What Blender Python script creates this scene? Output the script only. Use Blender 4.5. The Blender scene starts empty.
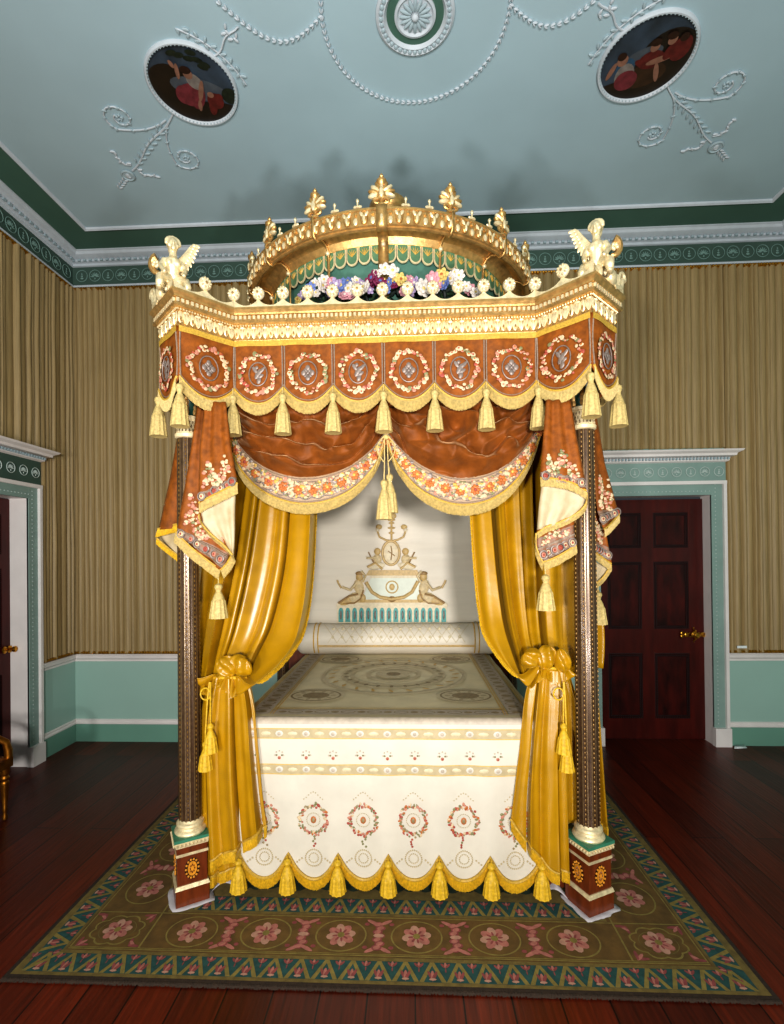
import bpy, bmesh, math, random
from math import sin, cos, pi, sqrt, hypot, atan2, radians, floor, tan
from mathutils import Vector, Matrix, noise

random.seed(7)
SC = bpy.context.scene
COL = SC.collection
XO, YO = -0.128, 2.485          # centre line of the bed, line of its front columns
BL = 1.87                      # column spacing front to back
W, XL, XR, ZC, YB = 4.5945, -3.2453, 3.44, 4.674, -2.8   # back wall, left wall, right wall, ceiling, wall behind the viewer

# ------------------------------------------------------------------ camera numbers
CF, CX, CY, CYAW, CPIT, CROL, CH = 489.76, 388.44, 553.16, .045, .0058, -.0105, 1.75
def ray(u, v):
    a, b = u-CX, v-CY
    U = (a*cos(CROL)+b*sin(CROL))/CF; V = (-a*sin(CROL)+b*cos(CROL))/CF
    d = cos(CPIT)+V*sin(CPIT); z = sin(CPIT)-V*cos(CPIT)
    return U*cos(CYAW)-d*sin(CYAW), U*sin(CYAW)+d*cos(CYAW), z
def py(u, v, Y):               # measured point on a plane y = Y
    r = ray(u, v); t = Y/r[1]
    return Vector((r[0]*t, Y, r[2]*t+CH))
def pz(u, v, Z):               # measured point on a plane z = Z
    r = ray(u, v); t = (Z-CH)/r[2]
    return Vector((r[0]*t, r[1]*t, Z))

# ------------------------------------------------------------------ materials
def hexc(h):
    h = h.lstrip('#'); c = [int(h[i:i+2], 16)/255 for i in (0, 2, 4)]
    return [x/12.92 if x <= .04045 else ((x+.055)/1.055)**2.4 for x in c]
MATS = {}
def M(name, col, rough=.5, metal=0., var=.2, scale=20., bump=0., bscale=None, sheen=0., stretch=None, spec=.5, col2=None, sheentint=None, coat=0.):
    if name in MATS: return MATS[name]
    m = bpy.data.materials.new(name); m.use_nodes = True
    nt = m.node_tree; N = nt.nodes; L = nt.links
    b = N['Principled BSDF']; c = hexc(col) if isinstance(col, str) else col
    tc = N.new('ShaderNodeTexCoord'); mp = N.new('ShaderNodeMapping')
    L.new(tc.outputs['Object'], mp.inputs['Vector'])
    if stretch: mp.inputs['Scale'].default_value = stretch
    nz = N.new('ShaderNodeTexNoise'); nz.inputs['Scale'].default_value = scale; nz.inputs['Detail'].default_value = 4
    L.new(mp.outputs['Vector'], nz.inputs['Vector'])
    rp = N.new('ShaderNodeValToRGB'); L.new(nz.outputs['Fac'], rp.inputs['Fac'])
    rp.color_ramp.elements[0].position = .3; rp.color_ramp.elements[1].position = .7
    if col2:
        c2 = hexc(col2); rp.color_ramp.elements[0].color = (*c2, 1); rp.color_ramp.elements[1].color = (*c, 1)
    else:
        rp.color_ramp.elements[0].color = (*[x*(1-var) for x in c], 1)
        rp.color_ramp.elements[1].color = (*[min(1, x*(1+var*.6)) for x in c], 1)
    L.new(rp.outputs['Color'], b.inputs['Base Color'])
    b.inputs['Roughness'].default_value = rough; b.inputs['Metallic'].default_value = metal
    b.inputs['Specular IOR Level'].default_value = spec
    if coat: b.inputs['Coat Weight'].default_value = coat; b.inputs['Coat Roughness'].default_value = .15
    if sheen:
        b.inputs['Sheen Weight'].default_value = sheen; b.inputs['Sheen Roughness'].default_value = .35
        b.inputs['Sheen Tint'].default_value = (*(hexc(sheentint) if sheentint else [min(1, x*2+.1) for x in c]), 1)
    if bump:
        bn = N.new('ShaderNodeTexNoise'); bn.inputs['Scale'].default_value = bscale or scale*3; bn.inputs['Detail'].default_value = 5
        L.new(mp.outputs['Vector'], bn.inputs['Vector'])
        bp = N.new('ShaderNodeBump'); bp.inputs['Strength'].default_value = bump; bp.inputs['Distance'].default_value = .01
        L.new(bn.outputs['Fac'], bp.inputs['Height']); L.new(bp.outputs['Normal'], b.inputs['Normal'])
    MATS[name] = m; return m

ceil_m  = M('ceiling_paint', '#a6bdc5', .7, var=.06, scale=1.5)
green_b = M('ceiling_border_green', '#47685a', .7, var=.08, scale=3)
plaster = M('white_plaster', '#bcc4ca', .65, var=.07, scale=12)
plaster_d = M('grey_plaster', '#9fb0b6', .7, var=.07, scale=12)
frieze_m = M('frieze_green', '#42594f', .65, var=.1, scale=5)
casing_m = M('casing_green', '#859d95', .55, var=.08, scale=6)
frieze_o = M('frieze_ornament', '#76948c', .65, var=.1, scale=20)
casing_o = M('casing_ornament', '#b4c2bc', .6, var=.1, scale=20)
dado_m  = M('dado_paint', '#9ab9ae', .3, var=.04, scale=2, bump=.02, bscale=4)
dado_d  = M('skirting_paint', '#6f9a89', .4, var=.05, scale=3)
whitep  = M('white_paint', '#e0dad6', .4, var=.06, scale=6)
fabric_w = M('wall_fabric', '#9b855b', .55, var=.22, scale=9, stretch=(14, 14, .35), sheen=.15, bump=.06, bscale=60)
fillet_m = M('gilt_fillet', '#a87a25', .42, .75, var=.4, scale=60)
gold    = M('gilding', '#cfa668', .38, .75, var=.3, scale=35, bump=.12, bscale=90)
gold_p  = M('pale_gilding', '#e8d6ab', .42, .42, var=.25, scale=40, bump=.12, bscale=90)
gold_w  = M('cream_gilding', '#e6d7b4', .45, .3, var=.25, scale=45, bump=.12, bscale=90)
gold_d  = M('dark_gilding', '#9a6420', .38, .9, var=.3, scale=30)
mahog   = M('mahogany', '#5a1a0b', .26, var=.45, scale=7, stretch=(4, 4, .5), coat=.25)
mahog_p = M('plinth_mahogany', '#6a3014', .3, var=.35, scale=14, stretch=(3, 3, .7), coat=.15)
inlay_b = M('black_inlay', '#150c08', .35)
inlay_y = M('satinwood_inlay', '#cf8a2a', .35, var=.25, scale=60)
door_m  = M('door_mahogany', '#451009', .38, var=.4, scale=5, stretch=(3, 3, .5), spec=.3)
door_p  = M('door_panel_mahogany', '#3a0c07', .4, var=.75, scale=6, stretch=(2, 2, .7), spec=.25)
door_b  = M('door_beading', '#1a0605', .5, spec=.2)
brass   = M('brass', '#c48e35', .28, 1., var=.3, scale=60)
vel_o   = M('orange_velvet', '#874a12', .65, var=.36, scale=30, sheen=.12, bump=.12, bscale=160, sheentint='#d89050', spec=.3)
vel_d   = M('crushed_velvet', '#7c4312', .62, var=.34, scale=14, sheen=.6, bump=.15, bscale=60, sheentint='#f0c090', spec=.25)
vel_y   = M('yellow_velvet', '#ac7f09', .32, var=.14, scale=10, sheen=.2, bump=.18, bscale=11, sheentint='#ffe26a', spec=.65)
fr_y    = M('yellow_fringe', '#cfa622', .6, var=.3, scale=80, sheen=.2)
fr_c    = M('straw_fringe', '#bfa86c', .65, var=.28, scale=90, sheen=.1)
gimp    = M('yellow_braid', '#c09a3c', .55, var=.3, scale=120)
lining  = M('cream_lining', '#bfae8e', .6, var=.18, scale=14, col2='#a8946f')
braid   = M('grey_braid', '#8a7563', .6, var=.3, scale=120)
band_m  = M('embroidered_band', '#8b5a3c', .6, var=.35, scale=60, col2='#7e6a5c')
bord_m  = M('swag_border', '#b09272', .6, var=.35, scale=34, col2='#98806a', bump=.25, bscale=110)
blos_c  = M('cream_blossom', '#cdb490', .65, var=.2, scale=60)
blos_p  = M('pink_blossom', '#b97c66', .65, var=.2, scale=60)
blos_r  = M('rose_blossom', '#a04838', .65, var=.2, scale=60)
blos_o  = M('orange_blossom', '#b5662a', .6, var=.3, scale=60)
leaf_e  = M('embroidered_leaf', '#7d7a52', .6, var=.2, scale=60)
silv    = M('silver_thread', '#8a7c74', .45, .3, var=.3, scale=70)
silk    = M('cream_silk', '#cbc3b3', .5, var=.06, scale=8, sheen=.1, bump=.10, bscale=40)
silk_b  = M('beige_band', '#b3a27e', .55, var=.12, scale=30)
silk_l  = M('lilac_band', '#b5a795', .55, var=.15, scale=40)
silk_h  = M('cream_headcloth', '#dcd2c0', .5, var=.06, scale=3, stretch=(.6, 1, 6), bump=.14, bscale=6)
cov_top = M('khaki_coverlet_top', '#bdae8a', .42, var=.15, scale=8, sheen=.2)
cov_rng = M('pale_embroidery', '#cdbf9c', .5, var=.15, scale=60)
cov_dk  = M('dull_embroidery', '#93805c', .55, var=.25, scale=60)
thr_g   = M('gold_thread', '#cda44c', .5, var=.2, scale=60)
col_m   = M('column_inlay', '#7d6648', .28, .45, var=.35, scale=50, coat=.2)
col_st  = M('column_strip', '#4f3a28', .3, .35, var=.3, scale=40, coat=.2)
col_dot = M('column_bead', '#8d6a33', .4, .4, var=.3, scale=80)
lattice = M('ivory_lattice', '#e6d3a8', .45, .2, var=.2, scale=60)
green_d = M('dark_green_paint', '#12352a', .4, var=.2, scale=20)
green_s = M('green_slab', '#3a7a60', .35, var=.15, scale=20)
green_c = M('green_silk', '#4c7466', .55, var=.12, scale=12, sheen=.1)
green_l = M('green_lappet', '#55795a', .5, var=.2, scale=30)
teal_m  = M('teal_arch', '#4f9a94', .5, var=.2, scale=50)
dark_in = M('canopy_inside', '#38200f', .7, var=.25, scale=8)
gskirt  = M('dark_green_skirt', '#1c2c1e', .7, var=.3, scale=25)
rug_e   = M('rug_edge', '#33251a', .9, var=.3, scale=60, bump=.3, bscale=200)
rug_o   = M('rug_olive', '#6d5c2e', .95, var=.3, scale=30, bump=.2, bscale=220)
rug_b   = M('rug_brown', '#634a20', .95, var=.3, scale=18, bump=.2, bscale=220)
rug_l   = M('rug_light_olive', '#7f6f38', .95, var=.25, scale=40, bump=.2, bscale=220)
rug_t   = M('rug_teal', '#234a46', .95, var=.3, scale=40, bump=.2, bscale=220)
rug_p   = M('rug_pink', '#a5695d', .95, var=.25, scale=50)
rug_r   = M('rug_rose', '#854441', .95, var=.25, scale=50)
rug_c   = M('rug_cream', '#ad8470', .95, var=.2, scale=50)
white_c = M('white_cloth', '#b5aeb0', .7, var=.08, scale=20, bump=.2, bscale=30)
cardm   = M('white_card', '#dfe6e6', .6, var=.04)
ink     = M('dark_ink', '#2a2622', .7)

def floor_mat():
    m = bpy.data.materials.new('mahogany_boards'); m.use_nodes = True
    nt = m.node_tree; N = nt.nodes; L = nt.links; b = N['Principled BSDF']
    tc = N.new('ShaderNodeTexCoord')
    mp = N.new('ShaderNodeMapping'); mp.inputs['Rotation'].default_value = (0, 0, pi/2)
    L.new(tc.outputs['Object'], mp.inputs['Vector'])
    br = N.new('ShaderNodeTexBrick'); br.inputs['Scale'].default_value = 1
    br.inputs['Brick Width'].default_value = 3.1; br.inputs['Row Height'].default_value = .19
    br.inputs['Mortar Size'].default_value = .0035; br.inputs['Mortar Smooth'].default_value = .2
    br.inputs['Color1'].default_value = (*hexc('#66240f'), 1); br.inputs['Color2'].default_value = (*hexc('#431609'), 1)
    br.inputs['Mortar'].default_value = (.004, .002, .0015, 1); br.offset = .37
    L.new(mp.outputs['Vector'], br.inputs['Vector'])
    m2 = N.new('ShaderNodeMapping'); m2.inputs['Scale'].default_value = (22, 1.1, 1); L.new(tc.outputs['Object'], m2.inputs['Vector'])
    nz = N.new('ShaderNodeTexNoise'); nz.inputs['Scale'].default_value = 3; nz.inputs['Detail'].default_value = 7; L.new(m2.outputs['Vector'], nz.inputs['Vector'])
    rp = N.new('ShaderNodeValToRGB'); rp.color_ramp.elements[0].position = .25; rp.color_ramp.elements[0].color = (.45, .45, .45, 1)
    rp.color_ramp.elements[1].position = .75; rp.color_ramp.elements[1].color = (1.3, 1.2, 1.15, 1); L.new(nz.outputs['Fac'], rp.inputs['Fac'])
    mx = N.new('ShaderNodeMixRGB'); mx.blend_type = 'MULTIPLY'; mx.inputs['Fac'].default_value = 1
    L.new(br.outputs['Color'], mx.inputs['Color1']); L.new(rp.outputs['Color'], mx.inputs['Color2']); L.new(mx.outputs['Color'], b.inputs['Base Color'])
    b.inputs['Roughness'].default_value = .38; b.inputs['Specular IOR Level'].default_value = .35
    bp = N.new('ShaderNodeBump'); bp.inputs['Strength'].default_value = .25; bp.inputs['Distance'].default_value = .004
    L.new(rp.outputs['Color'], bp.inputs['Height']); L.new(bp.outputs['Normal'], b.inputs['Normal'])
    return m
floor_m = floor_mat()

# ------------------------------------------------------------------ object helpers
def tag(o, label=None, cat=None, group=None, kind=None):
    if label: o['label'] = label
    if cat: o['category'] = cat
    if group: o['group'] = group
    if kind: o['kind'] = kind
    return o
WL = {}                        # world location of each object (only translations are used)
def empty(name, loc, label=None, cat=None, group=None, parent=None, kind=None):
    o = bpy.data.objects.new(name, None); COL.objects.link(o); o.empty_display_size = .1
    WL[o] = Vector(loc)
    o.location = WL[o]-WL[parent] if parent else WL[o]
    if parent: o.parent = parent
    return tag(o, label, cat, group, kind)
def link(name, me, parent=None, loc=(0, 0, 0), rot=None):
    o = bpy.data.objects.new(name, me); COL.objects.link(o); WL[o] = Vector(loc)
    if parent: o.parent = parent; o.location = WL[o]-WL[parent]
    else: o.location = loc
    if rot: o.rotation_euler = rot
    return o

class MB:
    def __init__(s): s.v = []; s.f = []; s.m = []; s.mats = []
    def mi(s, m):
        if m not in s.mats: s.mats.append(m)
        return s.mats.index(m)
    def add(s, vs, fs, m):
        b = len(s.v); s.v += [Vector(x) for x in vs]; i = s.mi(m)
        for f in fs: s.f.append([b+k for k in f]); s.m.append(i)
    def box(s, c, d, m, rz=0, taper=1.):
        x, y, z = d[0]/2, d[1]/2, d[2]/2
        vs = []
        for k, t in ((-z, 1), (z, taper)):
            for a, b in ((-x, -y), (x, -y), (x, y), (-x, y)):
                a, b = a*t, b*t
                vs.append((c[0]+a*cos(rz)-b*sin(rz), c[1]+a*sin(rz)+b*cos(rz), c[2]+k))
        s.add(vs, [(3, 2, 1, 0), (4, 5, 6, 7), (0, 1, 5, 4), (1, 2, 6, 5), (2, 3, 7, 6), (3, 0, 4, 7)], m)
    def lathe(s, pr, c, m, n=24, mat=None, flute=0., nf=0):
        vs = []; fs = []; R = mat or Matrix.Identity(3); c = Vector(c)
        for r, z in pr:
            for i in range(n):
                a = 2*pi*i/n; rr = r*(1+flute*(cos(a*nf) if nf else 0))
                vs.append(c+R @ Vector((rr*cos(a), rr*sin(a), z)))
        for j in range(len(pr)-1):
            for i in range(n):
                k = (i+1) % n; fs.append((j*n+i, j*n+k, (j+1)*n+k, (j+1)*n+i))
        fs.append(tuple(range(n-1, -1, -1))); fs.append(tuple((len(pr)-1)*n+i for i in range(n)))
        s.add(vs, fs, m)
    def blob(s, c, r, m, R=None, nu=8, nv=5):
        if not hasattr(r, '__len__'): r = (r, r, r)
        R = R or Matrix.Identity(3); c = Vector(c)
        vs = [c+R @ Vector((0, 0, -r[2]))]; fs = []
        for j in range(1, nv):
            t = -pi/2+pi*j/nv
            for i in range(nu):
                a = 2*pi*i/nu; vs.append(c+R @ Vector((r[0]*cos(t)*cos(a), r[1]*cos(t)*sin(a), r[2]*sin(t))))
        vs.append(c+R @ Vector((0, 0, r[2]))); e = len(vs)-1
        for i in range(nu):
            k = (i+1) % nu; fs.append((0, 1+k, 1+i)); fs.append((e, 1+(nv-2)*nu+i, 1+(nv-2)*nu+k))
            for j in range(nv-2): fs.append((1+j*nu+i, 1+j*nu+k, 1+(j+1)*nu+k, 1+(j+1)*nu+i))
        s.add(vs, fs, m)
    def tube(s, P, r, m, n=6, closed=False, flat=None):
        P = [Vector(p) for p in P]; k = len(P); vs = []; fs = []
        rs = r if hasattr(r, '__len__') else [r]*k
        up = Vector((.13, .31, .94)); prev = None
        for i, p in enumerate(P):
            t = (P[(i+1) % k]-P[i-1]) if closed else (P[min(i+1, k-1)]-P[max(i-1, 0)])
            if t.length < 1e-9: t = Vector((0, 0, 1))
            t.normalize()
            a = prev-t*prev.dot(t) if prev is not None else up.cross(t)
            if a.length < 1e-6: a = t.orthogonal()
            a.normalize(); prev = a; b = t.cross(a)
            for j in range(n):
                w = 2*pi*j/n; vs.append(p+a*rs[i]*cos(w)+b*rs[i]*sin(w))
        for i in range(k if closed else k-1):
            i2 = (i+1) % k
            for j in range(n):
                j2 = (j+1) % n; fs.append((i*n+j, i*n+j2, i2*n+j2, i2*n+j))
        if not closed: fs.append(tuple(range(n-1, -1, -1))); fs.append(tuple((k-1)*n+j for j in range(n)))
        s.add(vs, fs, m)
    def grid(s, fn, nu, nv, m, thick=None):
        vs = [fn(i/nu, j/nv) for j in range(nv+1) for i in range(nu+1)]
        fs = []; mm = []
        b = len(s.v); s.v += [Vector(x) for x in vs]
        for j in range(nv):
            for i in range(nu):
                q = m(( i+.5)/nu, (j+.5)/nv) if callable(m) else m
                a = b+j*(nu+1)+i
                s.f.append([a, a+1, a+nu+2, a+nu+1]); s.m.append(s.mi(q))
    def poly(s, P, m): s.add(P, [tuple(range(len(P)))], m)
    def prism(s, P, z0, z1, m, T=None):      # 2D outline extruded; T maps (x,y,z)
        T = T or (lambda x, y, z: (x, y, z)); n = len(P)
        vs = [T(x, y, z0) for x, y in P]+[T(x, y, z1) for x, y in P]
        fs = [tuple(range(n-1, -1, -1)), tuple(range(n, 2*n))]+[(i, (i+1) % n, n+(i+1) % n, n+i) for i in range(n)]
        s.add(vs, fs, m)
    def sweep(s, loopfn, prof, m, closed=True):   # loopfn(o) -> xy list ; prof [(o,z)]
        rows = [[(x, y, z) for x, y in loopfn(o)] for o, z in prof]; n = len(rows[0])
        vs = [v for r in rows for v in r]; fs = []
        for j in range(len(rows)-1):
            for i in range(n if closed else n-1):
                k = (i+1) % n; fs.append((j*n+i, j*n+k, (j+1)*n+k, (j+1)*n+i))
        s.add(vs, fs, m)
    flatpat = False
    def mesh(s, name, off=(0, 0, 0), smooth=True, ang=38):
        me = bpy.data.meshes.new(name); off = Vector(off)
        me.from_pydata([v-off for v in s.v], [], s.f)
        for m in s.mats: me.materials.append(m)
        me.polygons.foreach_set('material_index', s.m)
        if smooth:
            me.polygons.foreach_set('use_smooth', [True]*len(me.polygons))
            me.set_sharp_from_angle(angle=radians(ang))
        bm = bmesh.new(); bm.from_mesh(me)
        if not s.flatpat: bmesh.ops.recalc_face_normals(bm, faces=bm.faces)
        else:
            bm.normal_update(); bmesh.ops.reverse_faces(bm, faces=[f for f in bm.faces if f.normal.z < -.5 and f.calc_center_median().z+off.z > .008])
        bm.to_mesh(me); bm.free()
        me.update(); return me
    def build(s, name, parent=None, loc=None, smooth=True, ang=38, solid=0., **kw):
        if loc is None:
            if parent: loc = WL[parent]
            else:
                xs = [v.x for v in s.v]; ys = [v.y for v in s.v]; zs = [v.z for v in s.v]
                loc = ((min(xs)+max(xs))/2, (min(ys)+max(ys))/2, min(zs))
        o = link(name, s.mesh(name, loc, smooth, ang), parent, loc)
        if solid:
            md = o.modifiers.new('thickness', 'SOLIDIFY'); md.thickness = solid; md.offset = 0
        return tag(o, **kw)

def lerp(a, b, t): return a+(b-a)*t
def path(P, t):                # point along a polyline, smooth (Catmull-Rom)
    P = [Vector(p) for p in P]; n = len(P)-1
    x = min(max(t, 0), 1)*n; i = min(int(x), n-1); f = x-i
    p0, p1, p2, p3 = P[max(i-1, 0)], P[i], P[i+1], P[min(i+2, n)]
    return .5*((2*p1)+(p2-p0)*f+(2*p0-5*p1+4*p2-p3)*f*f+(3*p1-p0-3*p2+p3)*f**3)
def saw(x):
    x = x % 1.
    return sin(pi*.5*x/.8)**1.15 if x < .8 else cos(pi*.5*(x-.8)/.2)**1.3
def pleat(x):                  # broad rounded ribbon, then a deep narrow gap
    x = x % 1.
    if x < .82: return .45+.55*sin(pi*.5*x/.82)**1.3
    t = (x-.82)/.18
    return lerp(1., .45, t)-1.25*sin(pi*t)**.8
def lpath(P, t):
    P = [Vector(p) for p in P]; n = len(P)-1; x = min(max(t, 0), 1)*n; i = min(int(x), n-1)
    return P[i].lerp(P[i+1], x-i)

def fringe(mb, pts, drop, m, pitch=.009, amp=.004, jag=.12, nrm=(0, -1, 0)):
    """corrugated hanging fringe; pts top line, drop a vector or list of vectors"""
    P = [Vector(p) for p in pts]; nrm = Vector(nrm)
    ds = drop if isinstance(drop, list) else [Vector(drop)]*len(P)
    ac = [0]
    for i in range(1, len(P)): ac.append(ac[-1]+(P[i]-P[i-1]).length)
    n = max(4, int(ac[-1]/pitch*2)); rows = [[], [], []]; j = 0
    for i in range(n+1):
        s_ = ac[-1]*i/n
        while j < len(P)-2 and ac[j+1] < s_: j += 1
        f = (s_-ac[j])/max(1e-9, ac[j+1]-ac[j]); p = P[j].lerp(P[j+1], f); d = Vector(ds[j]).lerp(Vector(ds[j+1]), f)
        o = nrm*(amp if i % 2 else -amp*.4)
        rows[0].append(p+o*.4+nrm*.002); rows[1].append(p+d*.5+o*1.2+nrm*.004)
        rows[2].append(p+d*(1-jag*random.random()*(1 if i % 2 else .3))+o)
    vs = [v for r in rows for v in r]; k = n+1; fs = []
    for r in range(2):
        for i in range(n): fs.append((r*k+i, r*k+i+1, (r+1)*k+i+1, (r+1)*k+i))
    mb.add(vs, fs, m)

def tassel_mesh(name, h, r, m, cord=.05):
    mb = MB()
    mb.tube([(0, 0, cord), (0, 0, 0)], .003, m, 5)
    mb.lathe([(.004, .004), (r*.42, -h*.03), (r*.5, -h*.1), (r*.35, -h*.17), (r*.3, -h*.22), (r*.42, -h*.27), (r*.62, -h*.38), (r*.72, -h*.46)], (0, 0, 0), m, 12)
    mb.lathe([(r*.6, -h*.44), (r*.78, -h*.5), (r*.82, -h*.6), (r*.95, -h*.82), (r*1.05, -h), (r*.5, -h*.985)], (0, 0, 0), m, 36, flute=.06, nf=12)
    return mb.mesh(name)
T_VAL = tassel_mesh('straw_tassel', .205, .040, fr_c, .035)
T_JAB = tassel_mesh('straw_tassel_long', .17, .042, fr_c, .03)
T_YEL = tassel_mesh('yellow_tassel', .155, .04, fr_y, .02)
T_CRD = tassel_mesh('yellow_cord_tassel', .14, .034, fr_y, .06)

# ================================================================== SETTING
def structure(name, mb, **kw): return mb.build(name, kind='structure', **kw)
mb = MB(); mb.poly([(XL-.6, YB, 0), (XR+.5, YB, 0), (XR+.5, W+.4, 0), (XL-.6, W+.4, 0)], floor_m); structure('floor', mb, loc=(0, 0, 0))
mb = MB()
mb.box(((XL+XR)/2, (YB+W)/2, ZC+.05), (XR-XL+.6, W-YB+.6, .1), ceil_m); structure('ceiling', mb, loc=(0, 0, ZC))

def wallplane(name, P, **kw):
    mb = MB(); mb.poly(P, dado_m); return structure(name, mb, **kw)
DX0, DX1, DH = 1.72, 2.735, 2.30           # opening of the back door
mb = MB()
mb.poly([(XL, W, 0), (DX0, W, 0), (DX0, W, ZC), (XL, W, ZC)], dado_m)
mb.poly([(DX1, W, 0), (XR, W, 0), (XR, W, ZC), (DX1, W, ZC)], dado_m)
mb.poly([(DX0, W, DH), (DX1, W, DH), (DX1, W, ZC), (DX0, W, ZC)], dado_m)
structure('wall_back', mb)
LY0, LY1, LH = 2.95, 4.005, 2.27           # opening of the left door
mb = MB()
mb.poly([(XL, YB, 0), (XL, LY0, 0), (XL, LY0, ZC), (XL, YB, ZC)], dado_m)
mb.poly([(XL, LY1, 0), (XL, W, 0), (XL, W, ZC), (XL, LY1, ZC)], dado_m)
mb.poly([(XL, LY0, LH), (XL, LY1, LH), (XL, LY1, ZC), (XL, LY0, ZC)], dado_m)
structure('wall_left', mb)
wallplane('wall_right', [(XR, YB, 0), (XR, W, 0), (XR, W, ZC), (XR, YB, ZC)])
wallplane('wall_front', [(XL, YB, 0), (XR, YB, 0), (XR, YB, ZC), (XL, YB, ZC)])

# inner room outline at distance o from the walls
def room(o): return [(XL+o, YB), (XL+o, W-o), (XR-o, W-o), (XR-o, YB)]
mb = MB(); mb.sweep(room, [(0, 4.575), (.02, 4.58), (.022, 4.60), (.05, 4.605), (.05, 4.622), (.075, 4.63), (.105, 4.642), (.118, 4.66), (.13, 4.664), (.13, ZC)], plaster, closed=False)
for k in range(int((XR-XL)/.055)):          # dentils
    mb.box((XL+.05+k*.055, W-.055, 4.612), (.026, .02, .018), plaster_d)
for k in range(int((W-1.2)/.055)):
    mb.box((XL+.055, 1.2+k*.055, 4.612), (.02, .026, .018), plaster_d)
structure('trim_1', mb, ang=25)             # cornice
mb = MB(); mb.sweep(room, [(.001, 4.40), (.006, 4.40), (.006, 4.575), (0.001, 4.575)], frieze_m, closed=False)
def anthemion(mb, C, ex, nrm, s, fan, m=frieze_o):
    ex = Vector(ex); nz_ = Vector(nrm); ez = Vector((0, 0, 1)); C = Vector(C)
    R = Matrix((ex, nz_, ez)).transposed()
    mb.tube([C+ex*s*cos(a)+ez*s*sin(a)+nz_*.004 for a in [2*pi*i/16 for i in range(16)]], .0035, m, 4, closed=True)
    if fan:
        for k in range(7):
            a = pi*(.06+.88*k/6); d = ex*cos(a)+ez*sin(a)
            mb.blob(C-ez*s*.25+d*s*.5+nz_*.004, (s*.11, .004, s*.36), m, R @ Matrix.Rotation(a-pi/2, 3, 'Y').inverted(), 6, 4)
        mb.blob(C-ez*s*.5+nz_*.004, (s*.12, .004, s*.2), m, R, 6, 4)
    else:
        for k in range(3): mb.blob(C+ez*s*(.35-.38*k)+nz_*.004, (s*(.14+.08*k), .004, s*.17), m, R, 6, 4)
x = XL+.1; i = 0
while x < XR: anthemion(mb, (x, W-.008, 4.487), (1, 0, 0), (0, -1, 0), .055, i % 2); x += .13; i += 1
y = W-.1; i = 0
while y > 1.5: anthemion(mb, (XL+.008, y, 4.487), (0, 1, 0), (1, 0, 0), .055, i % 2); y -= .13; i += 1
structure('trim_2', mb)                     # frieze
mb = MB(); mb.sweep(room, [(.001, 4.375), (.018, 4.378), (.022, 4.392), (.012, 4.402), (.001, 4.405)], plaster, closed=False); structure('trim_3', mb)
mb = MB()                                   # gilt rope fillet over the hangings
def fillet(mb, z, xr0, xr1, yl0, yl1):
    k = 0
    x = xr0
    while x < xr1: mb.blob((x, W-.02, z), (.015, .013, .012), fillet_m, Matrix.Rotation(.5, 3, 'Y'), 6, 4); x += .025
    y = yl0
    while y < yl1: mb.blob((XL+.02, y, z), (.013, .015, .012), fillet_m, Matrix.Rotation(.5, 3, 'X'), 6, 4); y += .025
    mb.box(((xr0+xr1)/2, W-.008, z-.012), (xr1-xr0, .014, .012), fillet_m); mb.box((XL+.008, (yl0+yl1)/2, z-.012), (.014, yl1-yl0, .012), fillet_m)
fillet(mb, 4.362, XL, XR, 1.6, W); structure('trim_4', mb)
mb = MB(); fillet(mb, .855, XL, DX0-.105, LY1+.125, W); fillet(mb, .855, DX1+.125, XR, W-.03, W); structure('trim_5', mb)
# ceiling border: green margin and white moulding
def rect_o(o): return [(XL+o, YB), (XL+o, W-o), (XR-o, W-o), (XR-o, YB)]
mb = MB(); mb.sweep(rect_o, [(.13, ZC-.002), (.40, ZC-.002)], green_b, closed=False); structure('trim_6', mb)
mb = MB(); mb.sweep(rect_o, [(.385, ZC-.001), (.388, ZC-.014), (.40, ZC-.022), (.415, ZC-.014), (.42, ZC-.001)], plaster, closed=False); structure('trim_7', mb)
# dado rails and skirting
def rail(mb, prof, m, x0, x1, left=True):
    for (o, z), (o2, z2) in zip(prof, prof[1:]):
        mb.poly([(x0, W-o, z), (x1, W-o, z), (x1, W-o2, z2), (x0, W-o2, z2)], m)
        if left: mb.poly([(XL+o, LY1+.125, z), (XL+o, W-o, z), (XL+o2, W-o2, z2), (XL+o2, LY1+.125, z2)], m)
PR = [(.0, .765), (.012, .768), (.014, .785), (.03, .80), (.035, .822), (.042, .835), (.042, .84), (0, .84)]
mb = MB(); rail(mb, PR, whitep, XL, DX0-.105); rail(mb, PR, whitep, DX1+.125, XR, False); structure('trim_8', mb, ang=20)
PB = [(.0, .165), (.02, .168), (.022, .18), (.012, .19), (.014, .205), (.004, .212), (0, .213)]
mb = MB(); rail(mb, PB, whitep, XL, DX0-.105); rail(mb, PB, whitep, DX1+.125, XR, False); structure('trim_9', mb, ang=20)
PS = [(.018, 0), (.018, .166), (0, .166)]
mb = MB(); rail(mb, PS, dado_d, XL, DX0-.105); rail(mb, PS, dado_d, DX1+.125, XR, False); structure('baseboard_back', mb)

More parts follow.
